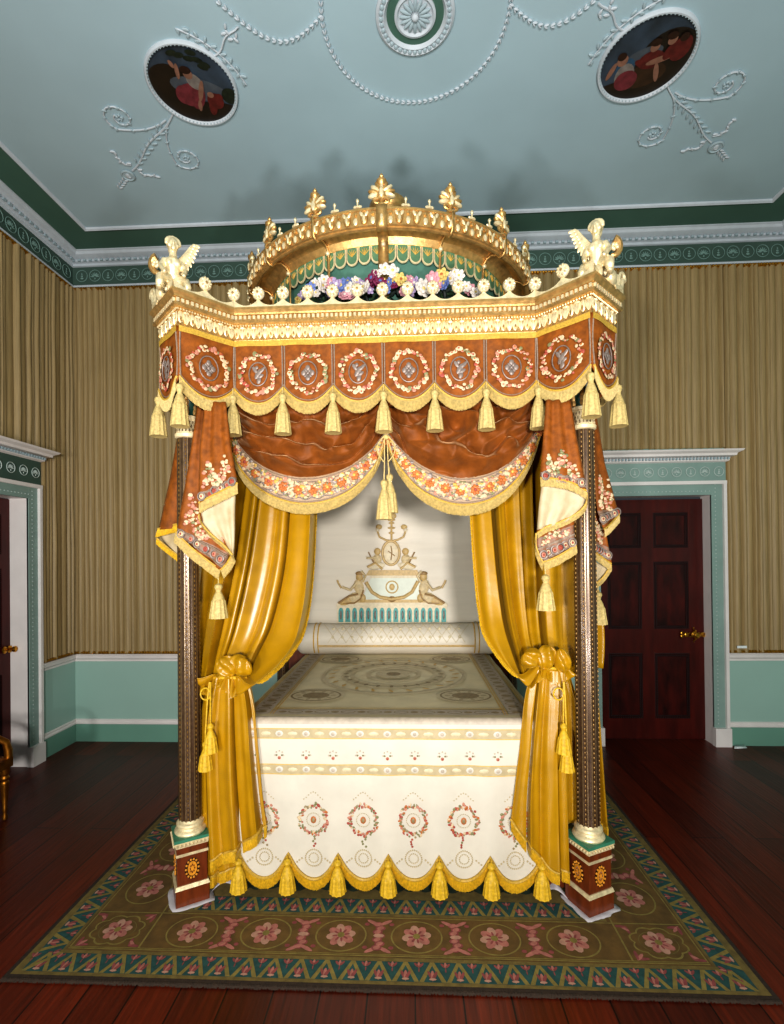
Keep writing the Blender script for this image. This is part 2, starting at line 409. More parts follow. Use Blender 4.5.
# pleated hangings
def pleats(n, L, seed):
    rnd = random.Random(seed); xs = [0.]
    while xs[-1] < L: xs.append(xs[-1]+rnd.uniform(.030, .078))
    out = []; a = []
    for i in range(len(xs)-1):
        amp = rnd.uniform(.010, .036)
        for k in range(6):
            f = k/6; out.append(xs[i]+(xs[i+1]-xs[i])*f); a.append(.006+amp*sin(pi*f)**.8)
    return [(x, d) for x, d in zip(out, a) if x < L]
def hanging(name, org, ex, nrm, L, spans, seed, label):
    ex = Vector(ex); nrm = Vector(nrm); org = Vector(org); P = pleats(0, L, seed); mb = MB()
    for s0, s1, z0, z1 in spans:
        Q = [p for p in P if s0 <= p[0] <= s1]; Q = [(s0, .004)]+Q+[(s1, .004)]; R = 7; vs = []; n = len(Q)
        for r in range(R+1):
            z = lerp(z0, z1, r/R)
            for x, d in Q:
                w = .005*noise.noise(Vector((x*3, z*1.3, seed)))+.003*noise.noise(Vector((x*11, z*.8, seed+4)))
                vs.append(org+ex*min(max(x+w, s0), s1)+nrm*(d*(1+.35*noise.noise(Vector((x*9, z*1.5, 3)))))+Vector((0, 0, z)))
        mb.add(vs, [(r*n+i, r*n+i+1, (r+1)*n+i+1, (r+1)*n+i) for r in range(R) for i in range(n-1)], fabric_w)
    return mb.build(name, label=label, cat='wall hanging', ang=60)
hanging('pleated_wall_hanging', (XL, W, 0), (1, 0, 0), (0, -1, 0), XR-XL,
        [(0, DX0-.105-XL, .845, 4.36), (DX0-.105-XL, DX1+.125-XL, 2.70, 4.36), (DX1+.125-XL, XR-XL, .845, 4.36)], 3,
        'olive gold pleated silk hanging covering the wall behind the bed')
hanging('pleated_wall_hanging', (XL, 1.0, 0), (0, 1, 0), (1, 0, 0), W-1.0,
        [(0, LY0-.125-1, .845, 4.36), (LY0-.125-1, LY1+.125-1, 2.70, 4.36), (LY1+.125-1, W-1.0, .845, 4.36)], 11,
        'olive gold pleated silk hanging on the left wall above and beside the doorcase')

# ---- doors
def doorcase(T, w0, w1, h, depth, nm, zt, ear):
    """T(s, d, z): s along wall, d out from the wall. opening w0..w1, height h"""
    bw = .125
    mb = MB()
    for a, b in ((w0-bw, w0), (w1, w1+bw)):
        out0, out1 = (a, a+.028) if a < w0 else (b-.028, b)
        mb.prism([(a, .0), (b, .0), (b, .02), (a, .02)], .16, h+bw, casing_m, lambda x, y, z: T(x, y, z))
        mb.prism([(out0, 0), (out1, 0), (out1, .045), (out0, .045)], .16, h+bw, whitep, lambda x, y, z: T(x, y, z))
        mb.prism([(a-.008, 0), (b+.008, 0), (b+.008, .055), (a-.008, .055)], 0, .165, whitep, lambda x, y, z: T(x, y, z))
        mid = (w0-.035 if a < w0 else w1+.035)
        for k in range(int(h/.035)): mb.blob(T(mid, .020, .2+k*.035), .0055, casing_o, None, 6, 4)
    mb.prism([(w0, 0), (w1, 0), (w1, .0195), (w0, .0195)], h, h+bw-.028, casing_m, lambda x, y, z: T(x, y, z))
    mb.prism([(w0-bw-.001, 0), (w1+bw+.001, 0), (w1+bw+.001, .0465), (w0-bw-.001, .0465)], h+bw-.03, h+bw+.001, whitep, lambda x, y, z: T(x, y, z))
    k = 0
    while w0+k*.035 < w1: mb.blob(T(w0+k*.035, .020, h+.035), .0055, casing_o, None, 6, 4); k += 1
    # reveal lining
    for s_ in (w0, w1):
        q = [(s_, .012, 0), (s_, -depth, 0), (s_, -depth, h), (s_, .012, h)]; mb.poly([T(*p) for p in q], whitep)
    mb.poly([T(w0, .012, h), T(w1, .012, h), T(w1, -depth, h), T(w0, -depth, h)], whitep)
    # frieze and cornice
    z0 = h+bw; mb.prism([(w0-bw, 0), (w1+bw, 0), (w1+bw, .028), (w0-bw, .028)], z0, zt-.1, casing_m if nm == 1 else frieze_m, lambda x, y, z: T(x, y, z))
    prof = [(.028, -.1), (.05, -.09), (.055, -.06), (.09, -.05), (.095, -.03), (.125, -.015), (.135, 0)]
    for (o, z), (o2, z2) in zip(prof, prof[1:]):
        a, b = w0-bw, w1+bw; e = lambda o_: max(0, o_-.028)
        A = [T(a-e(o), 0, zt+z), T(a-e(o), o, zt+z), T(b+e(o), o, zt+z), T(b+e(o), 0, zt+z)]
        B = [T(a-e(o2), 0, zt+z2), T(a-e(o2), o2, zt+z2), T(b+e(o2), o2, zt+z2), T(b+e(o2), 0, zt+z2)]
        mb.add(A+B, [(0, 1, 5, 4), (1, 2, 6, 5), (2, 3, 7, 6)], whitep)
    a, b = w0-bw-.107, w1+bw+.107
    mb.poly([T(a, 0, zt), T(a, .135, zt), T(b, .135, zt), T(b, 0, zt)], whitep)
    k = 0
    while w0-bw-.02+k*.03 < w1+bw+.02: mb.prism([(w0-bw-.02+k*.03, .05), (w0-bw-.005+k*.03, .05), (w0-bw-.005+k*.03, .072), (w0-bw-.02+k*.03, .072)], zt-.082, zt-.062, plaster_d, lambda x, y, z: T(x, y, z)); k += 1
    n = int((w1-w0+2*bw)/.12); st = (w1-w0+2*bw)/n
    for k in range(n):
        C = T(w0-bw+st*(k+.5), .03, (z0+zt-.1)/2); ex = Vector(T(1, 0, 0))-Vector(T(0, 0, 0)); nv = Vector(T(0, 1, 0))-Vector(T(0, 0, 0))
        anthemion(mb, C, ex, nv, .042, k % 2 == (0 if nm == 1 else k % 2), casing_o)
    return structure('door_%d_case' % nm if False else 'trim_%d' % (9+nm), mb, ang=30)
doorcase(lambda s_, d, z: (s_, W-d, z), DX0+.02, DX1, 2.275, .15, 1, 2.67, .1)
doorcase(lambda s_, d, z: (XL+d, s_, z), LY0, LY1, 2.27, .16, 2, 2.70, .1)

def door_leaf(nm, T, w, h, cols, rows):
    mb = MB(); mb.prism([(0, -.045), (w, -.045), (w, -.02), (0, -.02)], 0.008, h, door_m, lambda x, y, z: T(x, y, z))
    # stiles and rails standing proud of the recessed panels
    xs = [0, cols[0][0], cols[0][1], cols[1][0], cols[1][1], w]; zs = [.008]+[z for r in rows for z in r]+[h]
    for a, b in ((xs[0], xs[1]), (xs[2], xs[3]), (xs[4], xs[5])): mb.prism([(a, -.02), (b, -.02), (b, 0), (a, 0)], .008, h, door_m, lambda x, y, z: T(x, y, z))
    for a, b in zip(zs[0::2], zs[1::2]): mb.prism([(.0, -.02), (w, -.02), (w, -.0005), (0, -.0005)], a, b, door_m, lambda x, y, z: T(x, y, z))
    d = mb.build(nm, loc=T(0, 0, 0), kind='structure')
    for c in cols:
        for r in rows:
            p = MB(); (a, b), (z0, z1) = c, r
            p.prism([(a+.03, -.018), (b-.03, -.018), (b-.03, -.006), (a+.03, -.006)], z0+.03, z1-.03, door_p, lambda x, y, z: T(x, y, z))
            for o in (.006, .022):
                q = [(a+o, z0+o), (b-o, z0+o), (b-o, z1-o), (a+o, z1-o)]
                for (x0, y0), (x1, y1) in zip(q, q[1:]+q[:1]):
                    L_ = hypot(x1-x0, y1-y0); n = max(2, int(L_/.016))
                    for k in range(n): p.blob(T(x0+(x1-x0)*k/n, -.006, y0+(y1-y0)*k/n), .008, door_b, None, 5, 4)
            p.build('door_panel', d)
    return d
TD = lambda s_, d, z: (DX0+.02+s_, W+.12-d, z)
dr = door_leaf('door_1', TD, .995, 2.255, [(.115, .43), (.54, .86)], [(.20, .81), (1.04, 1.67), (1.80, 2.13)])
mb = MB(); C = Vector(TD(.90, .012, .985))
mb.lathe([(.028, 0), (.03, .006), (.012, .012), (.012, .03), (.024, .04), (.026, .052), (.016, .06)], C, brass, 14, Matrix.Rotation(pi/2, 3, 'X'))
for sx in (-1, 1):
    mb.tube([C+Vector((sx*(.02+.09*t), -.004, .018*sin(t*7))) for t in [i/12 for i in range(13)]], .006, brass, 5)
    mb.tube([C+Vector((sx*(.02+.09*t), -.004, -.018*sin(t*7))) for t in [i/12 for i in range(13)]], .006, brass, 5)
    mb.blob(C+Vector((sx*.115, -.004, .015)), (.014, .006, .018), brass); mb.blob(C+Vector((sx*.115, -.004, -.015)), (.014, .006, .018), brass)
    mb.blob(C+Vector((sx*.07, -.004, 0)), (.02, .005, .022), brass)
for sz in (-1, 1): mb.tube([C+Vector((.012*sin(t*6), -.004, sz*(.025+.045*t))) for t in [i/8 for i in range(9)]], [.008-.0006*i for i in range(9)], brass, 5)
mb.build('door_handle', dr)
TL = lambda s_, d, z: (XL-.15+d, LY0+s_, z)
dl = door_leaf('door_2', TL, LY1-LY0, 2.265, [(.14, .50), (.61, .97)], [(.20, .80), (1.03, 1.68), (1.80, 2.13)])
mb = MB(); C = Vector(TL(1.03, .012, 1.0))
mb.lathe([(.028, 0), (.03, .006), (.012, .012), (.012, .03), (.024, .04), (.026, .052), (.016, .06)], C, brass, 14, Matrix.Rotation(pi/2, 3, 'Y'))
for sy in (-1, 1): mb.blob(C+Vector((.004, sy*.05, 0)), (.006, .03, .03), brass)
mb.build('door_handle', dl)

# ================================================================== CEILING ORNAMENT
ZO = ZC-.004
def pc(u, v, d=0): p = pz(u, v, ZC); return Vector((p.x, p.y, ZC-d))
MEDC = Vector((.056, 2.633, ZC))
ro = empty('ceiling_rosette', MEDC, 'round white plaster rosette with a green ring at the centre of the ceiling', 'ceiling rosette')
FL = Matrix.Rotation(pi, 3, 'X')
mb = MB(); mb.lathe([(.213, 0), (.213, .012), (.20, .02), (.185, .012), (.168, .02), (.155, .004), (.155, 0)], MEDC, plaster, 48, FL)
for k in range(40): a = 2*pi*k/40; mb.blob(MEDC+Vector((.185*cos(a), .185*sin(a), -.016)), (.013, .013, .01), plaster_d, None, 6, 4)
mb.build('outer_moulding', ro)
mb = MB(); mb.lathe([(.155, .001), (.155, .004), (.105, .004), (.105, .001)], MEDC, green_b, 48, FL); mb.build('green_ring', ro)
mb = MB(); mb.lathe([(.112, 0), (.112, .014), (.10, .018), (.09, .008), (.0, .006)], MEDC, plaster, 48, FL)
for k in range(16):
    a = 2*pi*k/16; mb.blob(MEDC+Vector((.055*cos(a), .055*sin(a), -.012)), (.034, .011, .008), plaster_d, Matrix.Rotation(a, 3, 'Z'), 8, 5)
mb.blob(MEDC+Vector((0, 0, -.02)), (.02, .02, .014), plaster)
mb.build('fluted_rosette', ro)
def husks(name, pts, label, grp=None, s=.02):
    mb = MB(); P = [Vector(p) for p in pts]; ac = 0
    L_ = sum((P[i+1]-P[i]).length for i in range(len(P)-1)); n = int(L_/(s*1.75))
    acc = [0]
    for i in range(len(P)-1): acc.append(acc[-1]+(P[i+1]-P[i]).length)
    for k in range(n+1):
        d = L_*k/n; i = 0
        while i < len(P)-2 and acc[i+1] < d: i += 1
        p = P[i].lerp(P[i+1], (d-acc[i])/max(1e-6, acc[i+1]-acc[i])); t = P[i+1]-P[i]; a = atan2(t.y, t.x)
        for sd in (-1, 1): mb.blob(p+Vector((-sin(a)*sd*s*.28, cos(a)*sd*s*.28, -.008)), (s*.75, s*.26, .008), plaster, Matrix.Rotation(a+sd*.35, 3, 'Z'), 6, 4)
    return mb.build(name, label=label, cat='plaster garland', group=grp)
RC = .505
husks('plaster_husk_garland', [MEDC+Vector((RC*cos(a), RC*sin(a), 0)) for a in [pi*(-.12)+pi*1.24*i/60 for i in range(61)]], 'white plaster husk garland looped round the central ceiling rosette')
for sgn, side in ((-1, 'left'), (1, 'right')):
    A = [MEDC+Vector((sgn*(.51+.52*t), -.02-.10*t+.16*sin(pi*t), 0)) for t in [i/16 for i in range(17)]]
    husks('plaster_husk_garland', A, 'short plaster husk swag from the big loop towards the %s ceiling painting' % side, None, .019)
def flat(C, rx, ry, n, z, rot=0): return [C+Vector((rx*cos(t)*cos(rot)-ry*sin(t)*sin(rot), rx*cos(t)*sin(rot)+ry*sin(t)*cos(rot), z)) for t in [2*pi*i/n for i in range(n)]]
sky_d = M('painted_dusk_sky', '#3d4b5a', .45, var=.3, scale=6, col2='#262d33'); land_d = M('painted_dark_wood', '#15100c', .4, var=.5, scale=9, col2='#241a12')
fl_p = M('painted_flesh', '#85604f', .5, var=.25, scale=30); rd_p = M('painted_rose_cloth', '#6e2c33', .5, var=.4, scale=22); wh_p = M('painted_white_cloth', '#7c746e', .5, var=.3, scale=30)
bl_p = M('painted_blue_cloth', '#2f4d63', .5, var=.3, scale=30); hair_p = M('painted_brown_hair', '#2c160c', .5); rd2_p = M('painted_dark_red_cloth', '#5a1d1a', .5, var=.4, scale=26); lf_p = M('painted_leaves', '#1c2418', .5, var=.5, scale=40); hill_p = M('painted_hills', '#4b5158', .5, var=.3, scale=12); earth_p = M('painted_earth', '#3a2616', .5, var=.5, scale=14)
def clipdisc(P, C, R): 
    out = []
    for p in P:
        d = Vector((p.x-C.x, p.y-C.y)); f = min(1, R/max(1e-6, d.length)); out.append(Vector((C.x+d.x*f, C.y+d.y*f, p.z)))
    return out
def roundel(C, label, scene):
    C = Vector((C[0], C[1], ZC)); r = empty('ceiling_painting', C, label, 'ceiling painting')
    mb = MB(); mb.lathe([(.272, 0), (.272, .010), (.265, .020), (.257, .020), (.25, .010), (.248, .002)], C, plaster, 64, FL)
    for k in range(70): a = 2*pi*k/70; mb.blob(C+Vector((.2535*cos(a), .2535*sin(a), -.016)), .005, plaster_d, None, 5, 4)
    mb.build('frame', r)
    mb = MB(); lay = [0]
    def add(P, m): lay[0] += 1; mb.poly(clipdisc([Vector((C.x+x*.25, C.y+y*.25, C.z-.004-.0004*lay[0])) for x, y in P], C, .249), m)
    def el(cx, cy, rx, ry, rot, m, n=18): add([(cx+rx*cos(t)*cos(rot)-ry*sin(t)*sin(rot), cy+rx*cos(t)*sin(rot)+ry*sin(t)*cos(rot)) for t in [2*pi*i/n for i in range(n)]], m)
    el(0, 0, 1, 1, 0, sky_d, 64)
    scene(add, el); mb.build('canvas', r, smooth=False)
# picture coordinates: y points away from the viewer (down in the photograph)
def sc_left(add, el):
    el(-.62, .25, .62, .85, .3, land_d, 30); el(.1, .85, .95, .42, 0, land_d, 30); el(.15, .1, .7, .28, .35, hill_p, 24); el(.82, .32, .2, .22, 0, lf_p)
    for x, y in ((.0, -.75), (.2, -.66), (.38, -.62), (.52, -.5), (.45, -.45), (-.15, -.82), (.3, -.8)): el(x, y, .13, .07, x, lf_p, 9)
    el(-.12, .22, .34, .3, -.5, rd_p); el(-.3, .2, .2, .26, .3, rd_p); el(0.02, .3, .16, .34, .5, rd_p)
    el(.1, -.12, .17, .22, -.4, wh_p); el(.02, -.32, .11, .13, 0, fl_p); el(.0, -.42, .13, .1, .2, hair_p); el(-.2, -.4, .05, .2, .25, fl_p); el(-.26, -.58, .05, .1, -.2, fl_p)
    el(.16, .12, .06, .3, .45, fl_p); el(-.02, .5, .05, .16, .3, fl_p)
    el(.42, .4, .2, .22, 0, rd2_p); el(.3, .55, .1, .24, .3, rd2_p); el(.36, .22, .08, .08, 0, fl_p); el(.56, .3, .08, .1, 0, rd2_p)
def sc_right(add, el):
    el(.5, .1, .7, .8, -.3, land_d, 30); el(0, .85, 1, .42, -.1, land_d, 30); el(-.1, -.1, .4, .18, -.4, hill_p, 20); el(.1, .4, .5, .3, -.3, earth_p, 20)
    el(-.42, .2, .2, .26, .2, bl_p); el(-.36, .38, .22, .32, -.2, wh_p); el(-.28, .5, .26, .26, -.3, rd_p); el(-.55, .0, .12, .14, 0, fl_p); el(-.6, -.1, .1, .1, .2, hair_p); el(-.72, .25, .06, .22, .2, fl_p)
    el(.0, .1, .26, .1, .3, rd2_p); el(.1, .0, .28, .22, -.3, rd2_p); el(.06, -.3, .1, .12, 0, fl_p); el(.04, -.4, .12, .09, 0, hair_p); el(.3, .0, .3, .08, -.35, fl_p); el(.46, -.2, .12, .22, .3, rd2_p)
    el(.38, -.45, .1, .12, 0, fl_p); el(.34, -.54, .12, .09, 0, hair_p); el(.66, -.25, .22, .3, 0, rd2_p); el(.62, -.5, .1, .1, 0, hair_p); el(.36, .3, .06, .26, -.4, fl_p)
RL, RRt = Vector((-1.315, 2.955, 0)), Vector((1.425, 2.945, 0))
roundel(RL, 'round dark ceiling painting of a seated woman in a pink dress', sc_left)
roundel(RRt, 'round dark ceiling painting of several figures, one running in a white skirt', sc_right)
def scroll_orn(C, sgn, side):
    """plaster spray from a roundel towards the corner of the room"""
    d = Vector((sgn*-1*-.64, .77, 0)).normalized() if sgn > 0 else Vector((-.77, .64, 0)).normalized()
    d = Vector((sgn*.77, .638, 0)).normalized(); e = Vector((-d.y, d.x, 0))*sgn
    O = Vector((C.x, C.y, ZC-.006))
    Q = lambda a, b, z=0: O+d*a+e*b+Vector((0, 0, -z))
    r = empty('plaster_scroll_spray', Q(.62, 0), 'plaster scroll spray with a small cameo beyond the %s ceiling painting' % side, 'plaster spray')
    mb = MB()
    mb.tube([Q(.27+.70*t, .012*sin(9*t)) for t in [i/14 for i in range(15)]], .006, plaster, 5)
    for k in range(8):
        for s_ in (-1, 1): mb.blob(Q(.42+.062*k, s_*.018), (.024, .009, .008), plaster_d, Matrix.Rotation(atan2(d.y, d.x)+s_*.6, 3, 'Z'), 6, 4)
    for s_ in (-1, 1):
        mb.tube([Q(.92+.03*sin(t*5), s_*(.02+.15*t)) for t in [i/10 for i in range(11)]], .005, plaster, 5)
        for k in range(6): mb.blob(Q(.92+.03*sin(k), s_*(.04+.024*k)), (.02, .009, .008), plaster, Matrix.Rotation(k*1.3, 3, 'Z'), 6, 4)
    mb.build('stem', r)
    for s_ in (-1, 1):
        mb = MB(); P = []
        for i in range(9): t = i/8; P.append(Q(.36+.36*t-.05*t*t, s_*(.01+.05*t+.145*t*t)))
        cx, cy = .565, .225
        for i in range(26):
            t = i/25; a = -.2+t*8.; rr = .105*(1-.72*t); P.append(Q(cx+rr*cos(a), s_*(cy+rr*sin(a))))
        mb.tube(P, .0055, plaster, 5)
        for i in range(2, 30, 2): mb.blob(P[i]+Vector((0, 0, -.002)), (.016, .009, .007), plaster_d, Matrix.Rotation(i*.7, 3, 'Z'), 6, 4)
        for k in range(5): a = 2*pi*k/5; mb.blob(Q(cx+.016*cos(a), s_*(cy+.016*sin(a))), (.012, .008, .008), plaster_d, Matrix.Rotation(a, 3, 'Z'), 6, 4)
        mb.build('scroll', r)
    mb = MB(); c = Q(1.04, 0); mb.lathe([(.05, 0), (.05, .006), (.042, .01), (.038, .004), (0, .004)], c, plaster_d, 24, FL)
    mb.blob(c+Vector((0, 0, -.006)), (.018, .024, .006), plaster); mb.blob(c+Vector((.006, .012, -.008)), (.012, .012, .006), plaster); mb.build('cameo', r)
    mb = MB()
    for k in range(4):
        for s_ in (-1, 1): mb.blob(Q(1.11+.035*k, s_*.012), (.02, .008, .006), plaster, Matrix.Rotation(atan2(d.y, d.x)+s_*.5, 3, 'Z'), 6, 4)
    mb.build('leaf_drop', r)
    # spray on the near side of the roundel
    r2 = empty('plaster_leaf_spray', Q(-.33, 0), 'plaster leaf branch between the %s ceiling painting and the husk garland' % side, 'plaster spray')
    mb = MB(); mb.tube([Q(-.27-.24*t, .01*sin(8*t)) for t in [i/10 for i in range(11)]], .006, plaster, 5)
    for s_ in (-1, 1):
        mb.tube([Q(-.30+.05*t*t, s_*.22*t) for t in [i/8 for i in range(9)]], .005, plaster, 5)
        for k in range(8): mb.blob(Q(-.30+.05*(k/8)**2+(.016 if k % 2 else -.014), s_*(.03+.025*k)), (.02, .009, .009), plaster_d, Matrix.Rotation(k*1.1, 3, 'Z'), 6, 4)
    for k in range(6): mb.blob(Q(-.42-.02*(k % 3), (-1)**k*(.015+.012*(k//2))), (.018, .008, .008), plaster, Matrix.Rotation(k, 3, 'Z'), 6, 4)
    mb.build('leaves', r2)
scroll_orn(RL, -1, 'left'); scroll_orn(RRt, 1, 'right')

# ================================================================== CARPET
cp = empty('carpet', (XO-.01, 3.2, 0), 'large olive and brown carpet with teal zigzag border under the bed', 'carpet')
CX0, CX1, CY0, CY1 = -1.719, 1.416, 1.972, 4.42
mb = MB(); mb.flatpat = True; RZ = .012
mb.box(((CX0+CX1)/2, (CY0+CY1)/2, RZ/2), (CX1-CX0, CY1-CY0, RZ), rug_e)
LAY = {}
ZN = [0]
def rp(P, m, l=1):
    ZN[0] = (ZN[0]+1) % 40
    mb.poly([(x, y, RZ+.0006*l+.000012*ZN[0]) for x, y in P], m)
def rrect(x0, y0, x1, y1, m, l): rp([(x0, y0), (x1, y0), (x1, y1), (x0, y1)], m, l)
def rell(T, cx, cy, rx, ry, m, l, rot=0, n=14): rp([T(cx+rx*cos(t)*cos(rot)-ry*sin(t)*sin(rot), cy+rx*cos(t)*sin(rot)+ry*sin(t)*cos(rot)) for t in [2*pi*i/n for i in range(n)]], m, l)
def rring(T, cx, cy, rx, ry, w, m, l, n=40, lob=0, la=0.):
    for i in range(n):
        P = []
        for t, o in ((i, 0), (i+1, 0), (i+1, w), (i, w)):
            a = 2*pi*t/n; k = 1+la*abs(sin(lob*a/2)) if lob else 1
            P.append(T(cx+(rx*k-o)*cos(a), cy+(ry*k-o)*sin(a)))
        rp(P, m, l)
rrect(CX0+.02, CY0+.02, CX1-.02, CY1, rug_o, 1)
def zig(T, L_, w, n):
    """teal band with olive zigzag and pink palmettes in T(s,t), t from outer edge"""
    rp([T(0, 0), T(L_, 0), T(L_, w), T(0, w)], rug_t, 2); p = L_/n; k = w*.20
    for i in range(n):
        a = i*p; rp([T(a-.0*p, 0), T(a+k, 0), T(a+p/2+k*.0, w-k*.9), T(a+p/2, w), T(a+p/2-k*.4, w)], rug_l, 3)
        rp([T(a+p-k, 0), T(a+p, 0), T(a+p/2+k*.4, w), T(a+p/2, w), T(a+p/2, w-k*.9)], rug_l, 3)
        for j in range(3):
            an = (j-1)*.45; rell(T, a+p/2+sin(an)*w*.20, w*.30, w*.27, w*.075, rug_p if j == 1 else rug_r, 4, pi/2-an, 8)
        rell(T, a+p/2, w*.12, w*.16, w*.06, rug_c, 5, 0, 8)
        for j in range(3): an = (j-1)*.7; rell(T, a+sin(an)*w*.16, w*.78+cos(an)*w*.06, w*.15, w*.06, rug_p if j == 1 else rug_r, 4, pi/2-an, 8)
        rell(T, a, w*.58, w*.12, w*.03, rug_r, 4, pi/2, 6)
ZW = .098
fy = CY0+.036
zig(lambda s_, t: (CX0+.055+s_, fy+t), CX1-CX0-.11, ZW, 27)
for L0, T in ((0, lambda s_, t: (CX0+.055+t, fy+ZW+s_)), (1, lambda s_, t: (CX1-.055-t, fy+ZW+s_))): zig(T, 2.2, ZW, 20)
# mitre corners
for sx, x0 in ((1, CX0+.055), (-1, CX1-.055)):
    rp([(x0, fy), (x0+sx*ZW, fy+ZW), (x0+sx*(ZW+.02), fy+ZW), (x0+sx*.02, fy)], rug_l, 6)
IX0, IX1, IY0 = CX0+.055+ZW, CX1-.055-ZW, fy+ZW
for a, b in ((0.0, .012),): rrect(IX0-.004, IY0-.002, IX1+.004, IY0+.016, rug_o, 3)
rrect(IX0+.012, IY0+.014, IX1-.012, CY1, rug_b, 2)
FY0, FY1 = IY0+.034, IY0+.24              # field band with flowers
SX = .335                                 # width of side field
LY = FY1+.012
for x0, y0, x1, y1 in ((IX0+.02, FY0-.012, IX1-.02, FY0-.006), (IX0+.02, FY0-.002, IX1-.02, FY0+.002), (IX0+.02, LY-.006, IX1-.02, LY), (IX0+.02, FY0, IX0+.026, CY1), (IX1-.026, FY0, IX1-.02, CY1),
                       (IX0+SX-.004, FY0, IX0+SX+.004, CY1), (IX1-SX-.004, FY0, IX1-SX+.004, CY1)): rrect(x0, y0, x1, y1, rug_l, 4)
ID = lambda x, y: (x, y)
def rflower(T, cx, cy, r, l=5):
    for k in range(8): a = 2*pi*k/8+.2; rell(T, cx+r*.58*cos(a), cy+r*.58*sin(a), r*.42, r*.30, rug_p if k % 2 else rug_c, l, a, 10)
    for k in range(8): a = 2*pi*k/8+.2; rell(T, cx+r*.4*cos(a), cy+r*.4*sin(a), r*.2, r*.08, rug_r, l+1, a, 6)
    rell(T, cx, cy, r*.24, r*.24, rug_l, l+2, 0, 10)
def rdiv(T, cx, cy, h):
    for k in range(7): rell(T, cx+(.006 if k % 2 else -.006), cy-h*.36+h*.12*k, .024, h*.085, rug_r, 5, 0, 10); rell(T, cx+(.006 if k % 2 else -.006), cy-h*.36+h*.12*k, .017, h*.06, rug_p, 6, .4, 8)
    for s_ in (-1, 1):
        for q in (-1, 1):
            rell(T, cx+q*.03, cy+s_*h*.42, .034, .010, rug_p, 5, q*s_*.5, 8); rell(T, cx+q*.058, cy+s_*h*.36, .012, .010, rug_r, 6, 0, 8)
    rell(T, cx, cy, .026, .012, rug_c, 6, 0, 8)
cyF = (FY0+FY1)/2; fx = [-1.033, -.685, -.337, .009, .361, .712]
for x in fx: rring(ID, x, cyF, .118, .095, .007, rug_l, 4); rflower(ID, x, cyF, .068)
for a, b in zip(fx, fx[1:]): rdiv(ID, (a+b)/2, cyF, .19)
for sx, xc in ((-1, IX0+SX/2+.01), (1, IX1-SX/2-.01)):
    rring(ID, xc, cyF, .108, .082, .008, rug_l, 4, 48, 8, .16); rring(ID, xc, cyF, .085, .066, .004, rug_o, 4); rflower(ID, xc, cyF, .066)
    for p in (-1, 1):
        for q in (-1, 1):
            for j in range(3): rell(ID, xc+p*(.118+.012*(j-1)), cyF+q*(.082-.01*(j-1)*p*q), .026, .008, rug_p if j == 1 else rug_r, 5, atan2(q, p)+(j-1)*.7, 8)
    y = LY+.17; k = 0
    T2 = lambda a, b: (b, a)
    while y < CY1-.1:
        rring(ID, xc, y, .115, .118, .007, rug_l, 4); rflower(ID, xc, y, .07)
        rdiv(lambda a, b, xc=xc, y=y: (xc+b, y+.17+a), 0, 0, .24); y += .345
# inner zigzag and centre under the bed
rrect(IX0+SX+.02, LY+.006, IX1-SX-.02, CY1, rug_o, 3)
def shiftz(T): return T
iy = LY+.022; ix0, ix1 = IX0+SX+.03, IX1-SX-.03
_rp = rp
def rp(P, m, l=1): _rp(P, m, l+3)
zig(lambda s_, t: (ix0+s_, iy+t), ix1-ix0, ZW, 19)
rp = _rp
mb.build('woven_pile', cp, smooth=False)
mb = MB(); fringe(mb, [(CX0+(CX1-CX0)*i/60, CY0+.002, .011) for i in range(61)], (0, -.014, -.008), rug_e, .012, .002, .5, (0, 0, 1)); mb.build('edge_fringe', cp)

# ================================================================== BED
BED = empty('four_poster_bed', (XO, YO, 0), 'gilt domed four-poster state bed with inlaid columns and orange velvet valance', 'bed')
def B(x, y, z): return Vector((XO+x, YO+y, z))
# canopy plan
DC, DH_, YF = (.975, -.008), .178, .014
def corner_pts(o):             # front-right corner: inner point, corner, end, side point (local)
    H = DH_+sqrt(2)*o; t = (YF-o)-DC[1]+H; d = (YF-o)-DC[1]
    return [(DC[0]-t, YF-o), (DC[0], DC[1]-H), (DC[0]+H, DC[1]), (DC[0]-d, DC[1]+t)]
def canopy(o):
    fr = corner_pts(o)
    P = [(-x, y) for x, y in fr][::-1]+fr           # left side.. front .. right side
    Q = [(x, BL-y) for x, y in fr][::-1]+[(-x, BL-y) for x, y in fr]
    return [(XO+x, YO+y) for x, y in P+Q]
